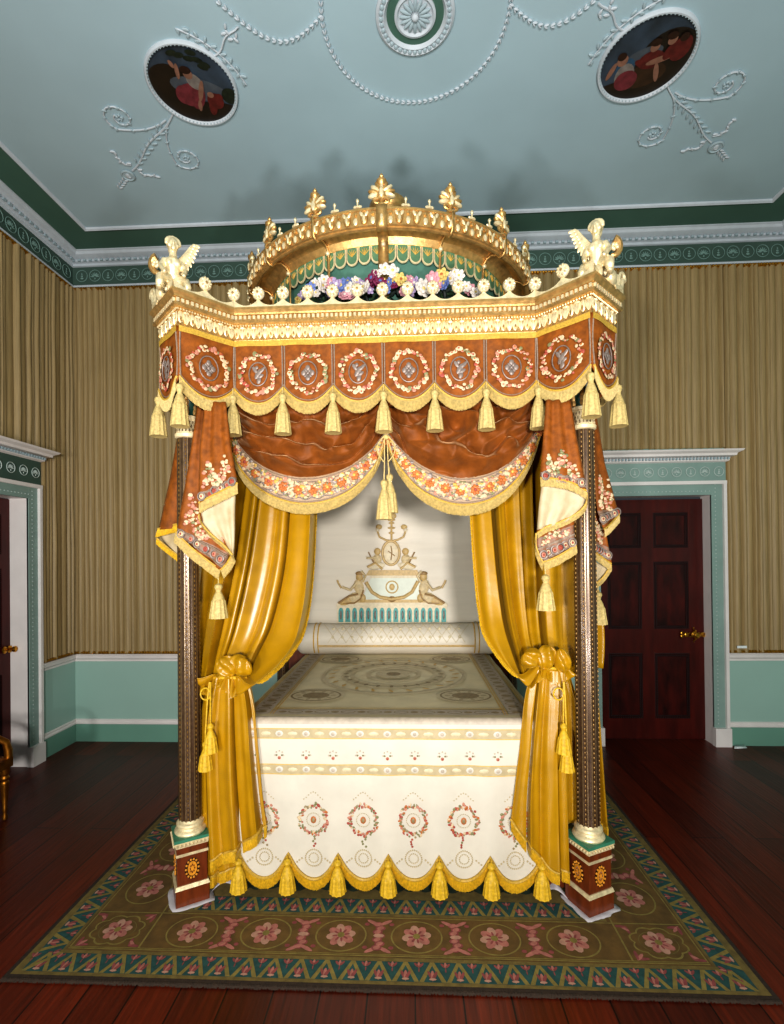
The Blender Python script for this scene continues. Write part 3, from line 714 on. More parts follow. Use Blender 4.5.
# ---- columns
def column(x, y, sx):
    c = empty('column', B(x, y, 0), parent=BED)
    rz = radians(31) if x < 0 else radians(26)
    O = B(x, y, 0)
    p = MB()
    def blk(z0, z1, s_, m, tp=1.): p.box((O.x, O.y, (z0+z1)/2), (s_, s_, z1-z0), m, rz, tp)
    blk(.012, .10, .158, mahog_p); blk(.10, .118, .164, gold_p, .93); blk(.118, .262, .142, mahog_p); blk(.262, .275, .152, gold_p); blk(.275, .305, .146, mahog_p)
    blk(.305, .335, .150, lattice, 1.12); blk(.335, .35, .168, green_s)
    for k in range(4):
        a = rz+k*pi/2-pi/2; n = Vector((cos(a), sin(a), 0)); t = Vector((-sin(a), cos(a), 0)); C0 = O+n*.0713+Vector((0, 0, .192))
        p.prism([(.036*cos(q), .052*sin(q)) for q in [2*pi*i/24 for i in range(24)]], 0, .0015, inlay_b, lambda u, v, w: C0+t*u+Vector((0, 0, v))+n*w)
        for i in range(14): q = 2*pi*i/14; p.blob(C0+t*.030*cos(q)+Vector((0, 0, .045*sin(q)))+n*.0015, (.0062, .0062, .0062), inlay_y, None, 6, 4)
        p.prism([(.022*cos(q), .036*sin(q)) for q in [2*pi*i/20 for i in range(20)]], 0, .003, inlay_y, lambda u, v, w: C0+t*u+Vector((0, 0, v))+n*w)
        for i in range(8): q = 2*pi*i/8; p.blob(C0+t*.010*cos(q)+Vector((0, 0, .018*sin(q)))+n*.003, (.003, .003, .006), mahog_p, None, 5, 4)
        for i in range(9): p.blob(O+n*.085+t*(.018*(i-4))+Vector((0, 0, .322)), (.006, .006, .008), gold_p, None, 6, 4)
    p.build('plinth', c)
    p = MB(); p.lathe([(.074, .35), (.078, .358), (.074, .368), (.064, .374), (.062, .384), (.068, .392), (.066, .402), (.058, .408), (.056, .42)], O, gold_p, 32); p.build('base_moulding', c)
    p = MB()
    n = 16; zs = [.41, 2.37]; vs = []; fs = []
    def rad(z): f = (z-.41)/1.96; return lerp(.0565, .0500, f**1.3)
    N_ = 24
    for j in range(N_+1):
        z = lerp(.41, 2.37, j/N_)
        for i in range(n*4):
            a = 2*pi*i/(n*4); rr = rad(z)*(1 if i % 4 < 2 else .972); vs.append(O+Vector((rr*cos(a), rr*sin(a), z)))
    q = n*4; b0 = len(p.v); p.v += vs
    for j in range(N_):
        for i in range(q):
            p.f.append([b0+j*q+i, b0+j*q+(i+1) % q, b0+(j+1)*q+(i+1) % q, b0+(j+1)*q+i]); p.m.append(p.mi(col_m if i % 4 == 0 else col_st))
    for i in range(n):
        a = 2*pi*(i*4+2.5)/(n*4)
        if i % 2 or y > 1 and i % 4: continue
        for j in range(84):
            z = lerp(.43, 2.35, j/83); rr = rad(z)*.976; p.blob(O+Vector((rr*cos(a), rr*sin(a), z)), (.003, .003, .0075), col_dot, None, 5, 4)
    p.build('shaft', c)
    p = MB(); p.lathe([(.052, 2.365), (.060, 2.37), (.061, 2.385), (.054, 2.39), (.054, 2.455), (.061, 2.46), (.062, 2.475), (.05, 2.48)], O, lattice, 32)
    for i in range(20):
        for j in range(3):
            a = 2*pi*(i+.5*(j % 2))/20; p.blob(O+Vector((.054*cos(a), .054*sin(a), 2.402+.02*j)), (.0035, .0035, .009), col_m, None, 5, 4)
    p.build('capital_band', c)
    p = MB(); p.lathe([(.05, 2.475), (.052, 2.50), (.06, 2.55), (.085, 2.60), (.09, 2.61), (.09, 2.63)], O, green_d, 24)
    for i in range(8):
        a = 2*pi*i/8+pi/8; d = Vector((cos(a), sin(a), 0))
        for j in range(5): p.blob(O+d*(.056+.004*j+.022*(j/4)**3)+Vector((0, 0, 2.495+.023*j)), (.013, .013, .018), gold, None, 6, 4)
        p.blob(O+d*.098+Vector((0, 0, 2.592)), (.016, .016, .012), gold)
    p.build('capital', c)
    return c
for x in (-1.021, .997):
    for y in (0, BL): column(x, y, 1 if x > 0 else -1)
# ---- tester
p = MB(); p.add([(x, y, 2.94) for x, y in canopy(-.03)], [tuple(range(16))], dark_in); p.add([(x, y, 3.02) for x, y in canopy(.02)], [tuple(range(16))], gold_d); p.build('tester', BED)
# ---- cornice
p = MB(); p.sweep(canopy, [(-.03, 2.866), (.004, 2.866), (.006, 2.874), (.002, 2.880), (.004, 2.945), (.012, 2.950), (.026, 2.953), (.030, 2.957), (.030, 2.966), (.020, 2.969), (.020, 2.992), (.028, 2.996), (.030, 3.004), (.038, 3.012), (.042, 3.016), (.042, 3.028), (.030, 3.031), (.0, 3.02)], gold)
p.build('cornice', BED, ang=22)
def along(loop, step, fn, segs=None):
    n = len(loop)
    for i in range(n):
        if segs is not None and i not in segs: continue
        a, b = Vector(loop[i]), Vector(loop[(i+1) % n]); L_ = (b-a).length; k = max(1, int(round(L_/step))); t = (b-a)/L_; nr = Vector((t.y, -t.x))
        for j in range(k): fn(a+t*(L_*(j+.5)/k), t, nr, L_/k, j)
def M3(t, nr): return Matrix(((t.x, nr.x, 0), (t.y, nr.y, 0), (0, 0, 1)))
p = MB()
def leafy(q, t, nr, st, j):
    R = M3(t, nr)
    if j % 2:
        for k in (-1, 0, 1): p.blob((q.x+t.x*.009*k, q.y+t.y*.009*k, 2.912-.004*abs(k)), (.0080, .009, .030), gold_p, R @ Matrix.Rotation(k*.3, 3, 'Y'), 6, 4)
        p.blob((q.x, q.y, 2.936), (.016, .010, .008), gold_p, R, 6, 4)
    else:
        p.blob((q.x, q.y, 2.912), (.0135, .007, .031), gold_p, R, 6, 4); p.blob((q.x+nr.x*.004, q.y+nr.y*.004, 2.900), (.006, .006, .014), gold, R, 6, 4)
along(canopy(.005), .030, leafy, range(0, 8)); p.build('leaf_band', BED)
p = MB(); along(canopy(.022), .0235, lambda q, t, nr, st, j: p.box((q.x, q.y, 2.9805), (.0125, .018, .018), gold_p, atan2(t.y, t.x)), range(0, 8)); p.build('dentil_row', BED)
p = MB()
along(canopy(.012), .014, lambda q, t, nr, st, j: p.blob((q.x, q.y, 2.9465), (.005, .006, .005), gold_p, None, 5, 4), range(0, 8)); p.build('bead_row', BED)
# ---- cresting with balls
BALLS = []
ball = MB(); ball.lathe([(.012, -.035), (.010, -.027), (.018, -.02)], (0, 0, 0), gold_p, 10)
ball.blob((0, 0, 0), (.032, .022, .033), gold_w, None, 14, 9)
for k in range(10):
    a = 2*pi*k/10; ball.blob((.021*cos(a), -.014, .021*sin(a)), (.009, .007, .006), gold_p, Matrix.Rotation(-a, 3, 'Y'), 6, 4)
ball.blob((0, -.02, 0), (.008, .006, .008), gold, None, 6, 4); ball.blob((0, 0, .031), (.006, .006, .008), gold_p, None, 6, 4)
BALL = ball.mesh('cresting_ball')
lo = [Vector(q) for q in canopy(.028)]
cres = MB()
def crest(a, b, n, ends, zb=3.027, h=.032):
    t = (b-a).normalized(); nr = Vector((t.y, -t.x)); L_ = (b-a).length; K = n*10
    vs = []
    for i in range(K+1):
        f = i/K; ph = (f*n) % 1.; z = zb+.012+h*(abs(2*ph-1))**2.2
        for dz, dn in ((zb, .006), (z, .006), (z, -.006), (zb, -.006)): vs.append((a.x+t.x*L_*f+nr.x*dn, a.y+t.y*L_*f+nr.y*dn, dz))
    fs = []
    for i in range(K):
        for j in range(4): fs.append((i*4+j, i*4+(j+1) % 4, (i+1)*4+(j+1) % 4, (i+1)*4+j))
    cres.add(vs, fs, gold_p)
    for i in ends: q = a+t*(L_*i/n); BALLS.append((q.x, q.y, zb+h+.012+.030, atan2(t.y, t.x)))
crest(lo[3], lo[4], 12, range(13))                       # front
crest(lo[2], lo[3], 2, [1]); crest(lo[4], lo[5], 2, [1])   # splayed inner faces
crest(lo[1], lo[2], 2, [1] if False else []); crest(lo[6], lo[5], 2, [])
crest(lo[15], lo[0], 12, range(13)); crest(lo[7], lo[8], 12, range(13))
crest(lo[0], lo[1], 2, []); crest(lo[7], lo[6], 2, [])
cres.build('cresting', BED, ang=25)
for x, y, z, a in BALLS: link('cresting_ball', BALL, BED, (x, y, z), (0, 0, a))
# scroll acroteria at the outer ends of the corners
for sx in (-1, 1):
    p = MB(); E = Vector((XO+sx*(DC[0]+DH_+.03), YO+DC[1]-.01, 3.03)); d = Vector((sx*.7, .7*.9, 0))
    p.tube([E+d*(-.10+.02*sin(t*3))+d*.11*t+Vector((0, 0, .085*t**2+.01*sin(t*6))) for t in [i/10 for i in range(11)]], [.022-.0012*i for i in range(11)], gold_p, 8)
    p.tube([E+d*(.012+.024*cos(a))*1.0+Vector((0, 0, .088+.024*sin(a))) for a in [-.6+i*.5 for i in range(9)]], [.012-.0009*i for i in range(9)], gold_p, 6)
    for k in range(4): p.blob(E+d*(-.06-.035*k)+Vector((0, 0, .03+.012*k)), (.022, .018, .03), gold_p, None, 8, 5)
    p.blob(E-d*.05+Vector((0, 0, .055)), (.02, .02, .03), gold_p)
    p.build('scroll_acroterion', BED)

# ---- dome
DO = B(0, .935, 0)
p = MB(); p.lathe([(.80, 3.425), (.82, 3.455), (.86, 3.468), (.895, 3.452), (.91, 3.43), (.915, 3.424), (.922, 3.424), (.93, 3.428), (.93, 3.434), (.940, 3.438), (.945, 3.505), (.953, 3.510), (.953, 3.520), (.93, 3.53), (.86, 3.535)], DO, gold, 96)
p.build('dome_ring', BED, ang=25)
p = MB()
for k in range(132):
    a = 2*pi*k/132; d = Vector((cos(a), sin(a), 0)); R = Matrix.Rotation(a, 3, 'Z')
    if k % 2:
        p.blob(DO+d*.947+Vector((0, 0, 3.474)), (.010, .021, .034), gold, R, 7, 5); p.blob(DO+d*.955+Vector((0, 0, 3.466)), (.008, .008, .020), gold_p, R, 6, 4)
        for q in (-1, 1): p.blob(DO+d*.950+Vector((-sin(a)*.013*q, cos(a)*.013*q, 3.490)), (.008, .009, .018), gold_p, R @ Matrix.Rotation(-q*.5, 3, 'X'), 6, 4)
    else: p.blob(DO+d*.946+Vector((0, 0, 3.458)), (.009, .013, .020), gold_p, R, 6, 4); p.blob(DO+d*.948+Vector((0, 0, 3.496)), (.008, .010, .010), gold, R, 6, 4)
p.build('ring_leaf_band', BED)
for k in range(16):                          # ribs: gilt straps over the ring and posts down the drum
    a = 2*pi*k/16-pi/2; d = Vector((cos(a), sin(a), 0)); t = Vector((-sin(a), cos(a), 0)); p = MB(); w = .055 if k == 0 else .013
    prof = [(.795, 3.02), (.800, 3.34), (.803, 3.43), (.83, 3.452), (.865, 3.46), (.90, 3.442), (.918, 3.420), (.936, 3.424), (.952, 3.44), (.954, 3.50), (.958, 3.525), (.93, 3.535)]
    vs = []
    for r_, z in prof: vs += [DO+d*r_+t*w*.5+Vector((0, 0, z)), DO+d*r_-t*w*.5+Vector((0, 0, z))]
    p.add(vs, [(2*i, 2*i+1, 2*i+3, 2*i+2) for i in range(len(prof)-1)], gold); p.blob(DO+d*.81+Vector((0, 0, 3.42)), (.010, .010, .010), gold_p)
    p.build('dome_rib', BED, solid=.008)
p = MB(); p.lathe([(.765, 3.0), (.765, 3.428)], DO, green_c, 64); p.build('dome_drum', BED)
p = MB(); p.lathe([(.9, 3.53), (.80, 3.55), (.66, 3.60), (.46, 3.70), (.30, 3.83), (.18, 3.97), (.14, 4.10)], DO, green_c, 64); p.build('dome_cap', BED)
p = MB(); p.lathe([(.13, 4.08), (.14, 4.12), (.11, 4.14), (.13, 4.16), (.135, 4.195), (.125, 4.215), (.06, 4.225), (.0, 4.23)], DO, gold, 32); p.build('dome_crown', BED)
# lappets hanging round the drum
lap = MB()
def lapP(w, h, n=10): return [(-w, 0), (w, 0)]+[(w*cos(t), -h+w+w*1.1*(-sin(t))) for t in [pi*i/n for i in range(n+1)]]
lap.prism(lapP(.0335, .095), 0, .006, gold_p, lambda x, y, z: (x, -z, y)); lap.prism(lapP(.0265, .086), .004, .009, green_l, lambda x, y, z: (x, -z, y))
for k in range(5): a = (k-2)*.36; lap.blob((.020*sin(a), -.010, -.056+.026*cos(a)), (.0024, .0025, .021), thr_g, Matrix.Rotation(a, 3, 'Y'), 5, 4)
LAP = lap.mesh('lappet', smooth=False)
for k in range(72):
    a = 2*pi*(k+.5)/72-pi/2
    link('lappet', LAP, BED, DO+Vector((.787*cos(a), .787*sin(a), 3.428)), (0, 0, a+pi/2))
# palmette finials on the ring
fin = MB(); fin.lathe([(.018, 0), (.026, .004), (.026, .012), (.012, .02), (.010, .032), (.02, .04)], (0, 0, 0), gold, 12)
for k in range(9):
    a = (k-4)*.44; fin.blob((.036*sin(a), 0, .068+.034*cos(a)), (.0125, .019, .034), gold if k % 2 else gold_p, Matrix.Rotation(a, 3, 'Y'), 7, 5)
for sx in (-1, 1): fin.tube([(sx*(.008+.03*sin(t)), -.006, .045-.012*(1-cos(t))) for t in [i*.45 for i in range(8)]], [.010-.0007*i for i in range(8)], gold, 6)
fin.blob((0, -.0, .062), (.030, .022, .030), gold, None, 10, 7); fin.blob((0, -.02, .066), (.012, .009, .028), gold_p)
fin.lathe([(.012, .106), (.024, .118), (.026, .134), (.014, .146), (.008, .148), (.012, .154), (.008, .164), (.0, .175)], (0, 0, 0), gold, 12)
FIN = fin.mesh('palmette_finial')
for k in range(16):
    a = 2*pi*k/16-pi/2; s_ = 1.04 if k == 0 else 1.0
    o = link('palmette_finial', FIN, BED, DO+Vector((.93*cos(a), .93*sin(a), 3.528)), (0, 0, a+pi/2)); o.scale = (s_, s_, s_)
sp = MB(); sp.lathe([(.012, 0), (.012, .006), (.005, .012), (.0045, .03), (.009, .036), (.008, .044), (.0, .052)], (0, 0, 0), gold_p, 8)
for sx in (-1, 1): sp.blob((sx*.012, 0, .008), (.012, .006, .008), gold_p, None, 6, 4)
SP = sp.mesh('ring_spike')
for k in range(48):
    if k % 3 == 0: continue
    a = 2*pi*k/48-pi/2; link('ring_spike', SP, BED, DO+Vector((.945*cos(a), .945*sin(a), 3.526)), (0, 0, a+pi/2))

# ---- sphinxes on the corners (continuous carved bodies grown by voxel remesh)
def sphinx_mesh(sx):
    """local frame: outward corner direction is -Y; sx mirrors"""
    b = MB(); g = gold
    def V(x, y, z): return Vector((x*sx, y, z))
    def limb(P, r): b.tube([V(*q) for q in P], r, g, 10)
    def bl(c, r, R=None): b.blob(V(*c), r, g, R, 12, 8)
    limb([(0, .02, .085), (0, .0, .12), (0, -.014, .16), (0, -.018, .192), (0, -.018, .208)], [.034, .033, .040, .043, .024])      # trunk
    limb([(0, -.018, .20), (0, -.022, .245)], [.022, .018])                                                                           # neck
    bl((0, -.028, .272), (.027, .031, .037)); bl((0, -.008, .287), (.034, .036, .029)); bl((0, .014, .268), (.022, .020, .026))         # head and hair
    for q in range(9): a = q/8*pi*1.1-.15; bl((.031*cos(a), -.026, .285+.026*sin(a)), .0115)                                           # curls
    bl((0, -.060, .268), (.0055, .008, .010)); bl((0, -.055, .251), (.011, .009, .006)); bl((0, -.052, .243), (.012, .010, .009))       # nose, lips, chin
    for q in (-1, 1):
        bl((q*.012, -.054, .277), (.0065, .005, .0045)); bl((q*.019, -.044, .262), (.010, .010, .011))                                 # eyes, cheeks
        bl((q*.020, -.044, .170), (.017, .016, .017))
        limb([(q*.036, -.018, .190), (q*.058, -.026, .150), (q*.052, -.060, .118), (q*.046, -.078, .10)], [.019, .016, .013, .012])     # arms
        bl((q*.046, -.084, .094), (.012, .014, .011))
        limb([(q*.018, .0, .105), (q*.060, -.030, .085), (q*.066, -.055, .050), (q*.070, -.050, .018), (q*.072, -.078, .010)], [.030, .028, .022, .015, .012])  # crouching haunches and paws
        bl((q*.072, -.086, .010), (.015, .018, .010))
        bl((q*.055, .05, .040), (.028, .05, .040)); limb([(q*.055, .07, .03), (q*.06, .11, .02), (q*.06, .13, .012)], [.024, .016, .012])
    limb([(0, .03, .09), (0, .10, .07), (0, .15, .04)], [.038, .040, .026])
    limb([(.02, .15, .04), (.03, .18, .06), (.02, .19, .10), (.03, .17, .12)], [.012, .010, .009, .008])
    bl((0, -.035, .045), (.034, .018, .040))                                                                                           # drapery between the knees
    me = b.mesh('sphinx_raw'); o = bpy.data.objects.new('sphinx_raw', me); COL.objects.link(o)
    md = o.modifiers.new('r', 'REMESH'); md.mode = 'VOXEL'; md.voxel_size = .0042
    ms = o.modifiers.new('s', 'SMOOTH'); ms.iterations = 3; ms.factor = .5
    dg = bpy.context.evaluated_depsgraph_get(); nm = bpy.data.meshes.new_from_object(o.evaluated_get(dg)); bpy.data.objects.remove(o)
    nm.materials.clear(); nm.materials.append(gold_p); nm.polygons.foreach_set('use_smooth', [True]*len(nm.polygons))
    w = MB()
    root = V(-.03 if False else .02, .012, .205)
    return nm
def wing_mb(sx, O, dx, dz):
    """feathered wing rising from O (world) towards +-x"""
    w = MB(); O = Vector(O)
    w.tube([O+Vector((dx*f, .012*f, dz*f*(.75+.25*f))) for f in [i/6 for i in range(7)]], [.020, .021, .019, .016, .013, .010, .006], gold_p, 8)
    for k in range(11):
        f = k/10; base = O+Vector((dx*f, .012*f, dz*f*(.75+.25*f)))
        L_ = .045+.026*sin(pi*min(1, f+.25)); ang = 1.9-1.35*f
        d = Vector((cos(ang)*(1 if dx > 0 else -1)*.9, .0, -sin(ang)*.75+.25*f)).normalized()
        tip = base+d*L_; R = (Matrix((Vector((0, 1, 0)).cross(d).normalized(), Vector((0, 1, 0)), d)).transposed())
        w.blob((base+tip)/2, (.012, .006, L_*.56), gold_p, R, 7, 5); w.blob(base+d*L_*.3+Vector((0, -.006, 0)), (.010, .005, L_*.26), gold_p, R, 7, 5)
    return w
for sx in (-1, 1):
    s_root = B(sx*1.030, -.125, 3.028)
    me = sphinx_mesh(sx)
    o = link('winged_sphinx', me, BED, s_root, (0, 0, -sx*.55)); o.scale = (.93, .93, .93)
    w = wing_mb(sx, s_root+Vector((-sx*.028, .02, .195)), -sx*.062, .105); w.build('wing', o)
    w = wing_mb(sx, s_root+Vector((-sx*.0, .045, .19)), -sx*.03, .07)
    w.build('wing', o)
    h = MB(); C = s_root+Vector((sx*.065, -.03, .165))      # horn of plenty at its side
    h.tube([C+Vector((sx*.03*cos(t), 0, .038*sin(t))) for t in [-1.9+i*.42 for i in range(9)]], [.010+.0022*i for i in range(9)], gold, 9)
    for k in range(5): h.blob(C+Vector((sx*(.005+.012*cos(k)), -.012, -.002+.012*sin(k*2))), .011, gold_p)
    h.build('scroll', o)
    for q in o.children:                     # wings were modelled in world axes: undo the turn of their parent
        q.matrix_parent_inverse = Matrix.Rotation(sx*.55, 4, 'Z')

# ---- valance
def valance(a, b, motif, ta, tb, nm='valance_panel'):
    a = Vector((a[0], a[1], 0)); b = Vector((b[0], b[1], 0)); t = (b-a); L_ = t.length; t /= L_; n = Vector((t.y, -t.x, 0)); ZT, ZJ, DP = 2.868, 2.612, .082
    P = lambda u, z, d=0: a+t*(L_*u)+n*(d+.006*sin(pi*u)+.004*sin(7*u+z*20))+Vector((0, 0, z))
    bot = lambda u: ZJ-DP*(1-abs(2*u-1)**2.1)
    p = MB(); p.grid(lambda u, v: P(u, lerp(ZT, bot(u), v)), 18, 10, vel_o); o = p.build(nm, BED, loc=a+t*L_/2+Vector((0, 0, ZT)), solid=.006)
    p = MB()
    p.grid(lambda u, v: P(u, lerp(ZT, ZT-.028, v), .007), 8, 1, gimp); p.build('top_braid', o); p = MB()
    pts = [P(u, bot(u)+.012, .007) for u in [i/24 for i in range(25)]]
    p.tube(pts, .006, gimp, 6); p.build('braid', o); p = MB()
    fringe(p, pts, (0, 0, -.062), fr_c, .007, .0035, .1, n); p.build('fringe', o)
    p = MB()
    for e in (.0, 1.): p.tube([P(e, z, .006)+t*(.006 if e == 0 else -.006) for z in [ZT-.03-(ZT-.03-ZJ)*i/6 for i in range(7)]], .004, braid, 5)
    p.tube([P(i/24, bot(i/24)+.026, .006) for i in range(25)], .0025, braid, 5)
    C = P(.5, 2.692, .006); rx, rz = .102*L_/.258, .110
    R = Matrix((t, n, Vector((0, 0, 1)))).transposed()
    rnd = random.Random(int(a.x*1000))
    for k in range(58):
        q = 2*pi*k/58; rr = 1+rnd.uniform(-.13, .13); m = rnd.choice([blos_c, blos_c, blos_c, blos_p, blos_p, blos_r, leaf_e, blos_c])
        c = C+t*rx*.86*cos(q)*rr+Vector((0, 0, rz*.86*sin(q)*rr))+n*.004; s_ = rnd.uniform(.007, .0135)
        p.blob(c, (s_, .0026, s_*rnd.uniform(.6, 1.1)), m, R, 7, 4)
        if k % 2: p.blob(c+n*.002+Vector((0, 0, .002)), (s_*.45, .002, s_*.4), rnd.choice([blos_r, blos_o, blos_p]), R, 5, 4)
    p.tube([C+t*.047*cos(q)+Vector((0, 0, .060*sin(q)))+n*.003 for q in [2*pi*i/24 for i in range(24)]], .003, silv, 5, closed=True)
    if motif:     # bird
        for c, r_, ro in (((.0, .0), (.014, .030), .5), ((-.016, .022), (.010, .022), -.6), ((.018, .018), (.010, .026), .8), ((-.006, .034), (.009, .010), 0), ((.004, -.034), (.012, .018), .3), ((.012, -.012), (.010, .02), 1.0)):
            p.blob(C+t*c[0]+Vector((0, 0, c[1]))+n*.003, (r_[0], .004, r_[1]), silv, R @ Matrix.Rotation(ro, 3, 'Y'), 8, 4)
    else:         # four-petalled ornament
        for k in range(4):
            q = pi/2*k; p.blob(C+t*.022*cos(q)+Vector((0, 0, .026*sin(q)))+n*.003, (.013, .004, .015), silv, R, 8, 4); q += pi/4
            p.blob(C+t*.016*cos(q)+Vector((0, 0, .019*sin(q)))+n*.003, (.006, .003, .012), silv, R @ Matrix.Rotation(-q+pi/2, 3, 'Y'), 6, 4)
        p.blob(C+n*.004, (.009, .004, .009), silv, R, 8, 4)
    p.build('embroidery', o)
    for e, f in ((0, ta), (1, tb)):
        if f: q = P(e, ZJ-.028, .020 if abs(n.x) < .3 else .010); link('tassel', T_VAL, o, q)
lo = canopy(0.)
F0, F1 = Vector(lo[3]), Vector(lo[4])
for k in range(6):
    q = F0+(F1-F0)*k/6; r_ = F0+(F1-F0)*(k+1)/6; valance(q, r_, k % 2 == 0, True, k == 5)
valance(lo[2], lo[3], False, True, False); valance(lo[4], lo[5], True, False, True)
valance(lo[1], lo[2], True, True, False); valance(lo[5], lo[6], False, False, True)
for s0, s1 in ((lo[0], lo[15]), (lo[7], lo[8])):
    a, b = Vector(s0), Vector(s1)
    if a.x < XO: a, b = b, a
    for k in range(6): valance(a+(b-a)*k/6, a+(b-a)*(k+1)/6, k % 2 == 0, True, False)
valance(lo[0], lo[1], False, False, False); valance(lo[6], lo[7], True, False, False)

# ---- bed frame, mattress block and headboard
p = MB()
for sx in (-1, 1): p.box(B(sx*.87, .96, .16), (.05, 1.75, .20), mahog_p); p.box(B(sx*.87, .96, .205), (.058, 1.75, .012), gold_p)
p.box(B(0, .10, .12), (1.80, .05, .16), mahog_p); p.box(B(0, .095, .17), (1.80, .056, .012), gold_p)
p.box(B(0, 1.80, .50), (1.90, .05, 1.0), mahog_p)
p.build('bed_frame', BED)
p = MB(); p.box(B(0, .98, .56), (1.50, 1.64, .64), silk); p.build('mattress', BED)
p = MB()
p.grid(lambda u, v: B(lerp(-.80, .80, u), .060-.018*abs(sin(u*pi*22))-.006*sin(u*40), lerp(.20, .022, v)), 132, 2, gskirt); p.build('base_valance', BED, solid=.004)

# ================================================================== COVERLET
cv = empty('coverlet', B(0, .8, .2), 'cream embroidered coverlet over the bed with wreaths and a scalloped yellow fringed hem', 'coverlet')
CWH = .775; ZT = .922; YT = 1.66
p = MB()
def topz(x, y): return ZT+.004*noise.noise(Vector((x*4, y*4, 1)))-.02*max(0, abs(x)/CWH-.9)*6*.5
p.grid(lambda u, v: B(lerp(-CWH, CWH, u), lerp(.035, YT, v), topz(lerp(-CWH, CWH, u), lerp(.035, YT, v))), 40, 40, cov_top)
# rounded front shoulder
p.grid(lambda u, v: B(lerp(-CWH, CWH, u), .035-.028*sin(v*pi/2), ZT-.028*(1-cos(v*pi/2))), 40, 5, silk_l)
p.build('top', cv)
p = MB(); p.flatpat = True; TZ = ZT+.004
def cvp(P, m, l=0):
    ZN[0] = (ZN[0]+1) % 40
    p.poly([B(x, y, TZ+.0006*l+.002+.000012*ZN[0]) for x, y in P], m)
def cring(cx, cy, rx, ry, w, m, l=0, n=48):
    for i in range(n): cvp([(cx+(rx-o)*cos(2*pi*t/n), cy+(ry-o)*sin(2*pi*t/n)) for t, o in ((i, 0), (i+1, 0), (i+1, w), (i, w))], m, l)
def cdisc(cx, cy, rx, ry, m, l=0, n=24, rot=0): cvp([(cx+rx*cos(t)*cos(rot)-ry*sin(t)*sin(rot), cy+rx*cos(t)*sin(rot)+ry*sin(t)*cos(rot)) for t in [2*pi*i/n for i in range(n)]], m, l)
cy0 = .93
for r_ in ((.50, cov_rng), (.36, cov_rng), (.30, cov_rng), (.19, cov_rng)): cring(0, cy0, r_[0], r_[0]*1.0, .022, r_[1])
cdisc(0, cy0, .12, .12, cov_rng, 0); cdisc(0, cy0, .05, .05, cov_dk, 1)
for k in range(24): a = 2*pi*k/24; cdisc(.33*cos(a)*1., cy0+.33*sin(a), .022, .012, cov_dk, 1, 8, a); cdisc(.43*cos(a), cy0+.43*sin(a), .03, .010, thr_g, 1, 8, a+.5)
for sx in (-1, 1):
    for yy in (.40, 1.42):
        cdisc(sx*.44, yy, .17, .13, cov_rng, 1); cring(sx*.44, yy, .15, .115, .012, cov_dk, 2, 32); cdisc(sx*.44, yy, .08, .06, cov_dk, 2)
        for k in range(10): a = 2*pi*k/10; cdisc(sx*.44+.105*cos(a), yy+.08*sin(a), .018, .012, silk_b, 3, 8, a)
    for x0, x1, m, l in ((.60, .606, thr_g, 1), (.615, .62, thr_g, 1), (.628, .725, silk_l, 0), (.732, .738, thr_g, 1), (.745, .749, thr_g, 1)):
        cvp([(sx*x0, .06), (sx*x1, .06), (sx*x1, YT), (sx*x0, YT)], m, l)
    y = .1
    while y < YT-.05:
        cdisc(sx*.676, y, .03, .02, cov_dk, 1, 12); cring(sx*.676, y+.05, .036, .024, .006, cov_dk, 1, 16); y += .1
for y0, y1, m, l in ((.055, .135, silk_l, 0), (.145, .15, thr_g, 1), (.16, .165, thr_g, 1)): cvp([(-.62, y0), (.62, y0), (.62, y1), (-.62, y1)], m, l)
for k in range(9): cdisc(-.56+.14*k, .095, .022, .016, cov_dk, 1, 10); cring(-.49+.14*k, .095, .04, .022, .006, cov_dk, 1, 16)
p.build('top_embroidery', cv, smooth=False)
# front drop
XH = .745; ZP = .232; SD = .135
def fb(u): return ZP-SD*(1-abs(2*((u*6) % 1.)-1)**2.0)
def fr_pt(u, z, d=0):
    x = lerp(-CWH*.985, CWH*.985, u)*(1-.025*(ZT-z)/.7*0); k = (ZT-z)/.7
    return B(x, .008-.010*k-.012*k*sin(u*6*2*pi+pi/2)*.8-.004*sin(u*31)*k-d, z)
NB = [(.894, silk_l), (.864, silk), (.852, silk_b), (.792, silk), (.690, silk_b), (.622, silk)]
rows = [.894]
zs = [.894, .872, .868, .822, .818, .77, .69, .686, .640, .636, .55, .45, .35, .27]
def zmat(u, v):
    z = zs[0]-(zs[0]-zs[-1])*v
    return silk
p = MB()
def rowmat(z):
    if .822 < z < .868 or .64 < z < .686: return silk_b
    if .868 <= z <= .872 or .818 <= z <= .822 or .686 <= z <= .69 or .636 <= z <= .64: return thr_g
    return silk
allz = []
for a, b in zip(zs, zs[1:]):
    nrow = max(1, int((a-b)/.04)); 
    for i in range(nrow): p.grid(lambda u, v, a=a, b=b, i=i, nrow=nrow: fr_pt(u, lerp(lerp(a, b, i/nrow), lerp(a, b, (i+1)/nrow), v)), 72, 1, rowmat((a+b)/2))
p.grid(lambda u, v: fr_pt(u, lerp(zs[-1], fb(u), v)), 72, 6, silk)
p.build('front_drop', cv, ang=60)
for sx in (-1, 1):
    p = MB(); p.grid(lambda u, v: B(sx*(CWH+.012*v-.010*v*sin(u*45)), lerp(.02, YT, u), lerp(ZT-.015, .12, v)), 60, 10, silk); p.build('side_drop', cv, ang=60)
p = MB(); rnd = random.Random(5)
RX = Matrix.Identity(3)
def bl2(u, z, r_, m, d=.002, rot=0, rz=None): p.blob(fr_pt(u, z, d), (r_, .003, rz or r_), m, Matrix.Rotation(rot, 3, 'Y'), 8, 4)
XW = 2*CWH*.985
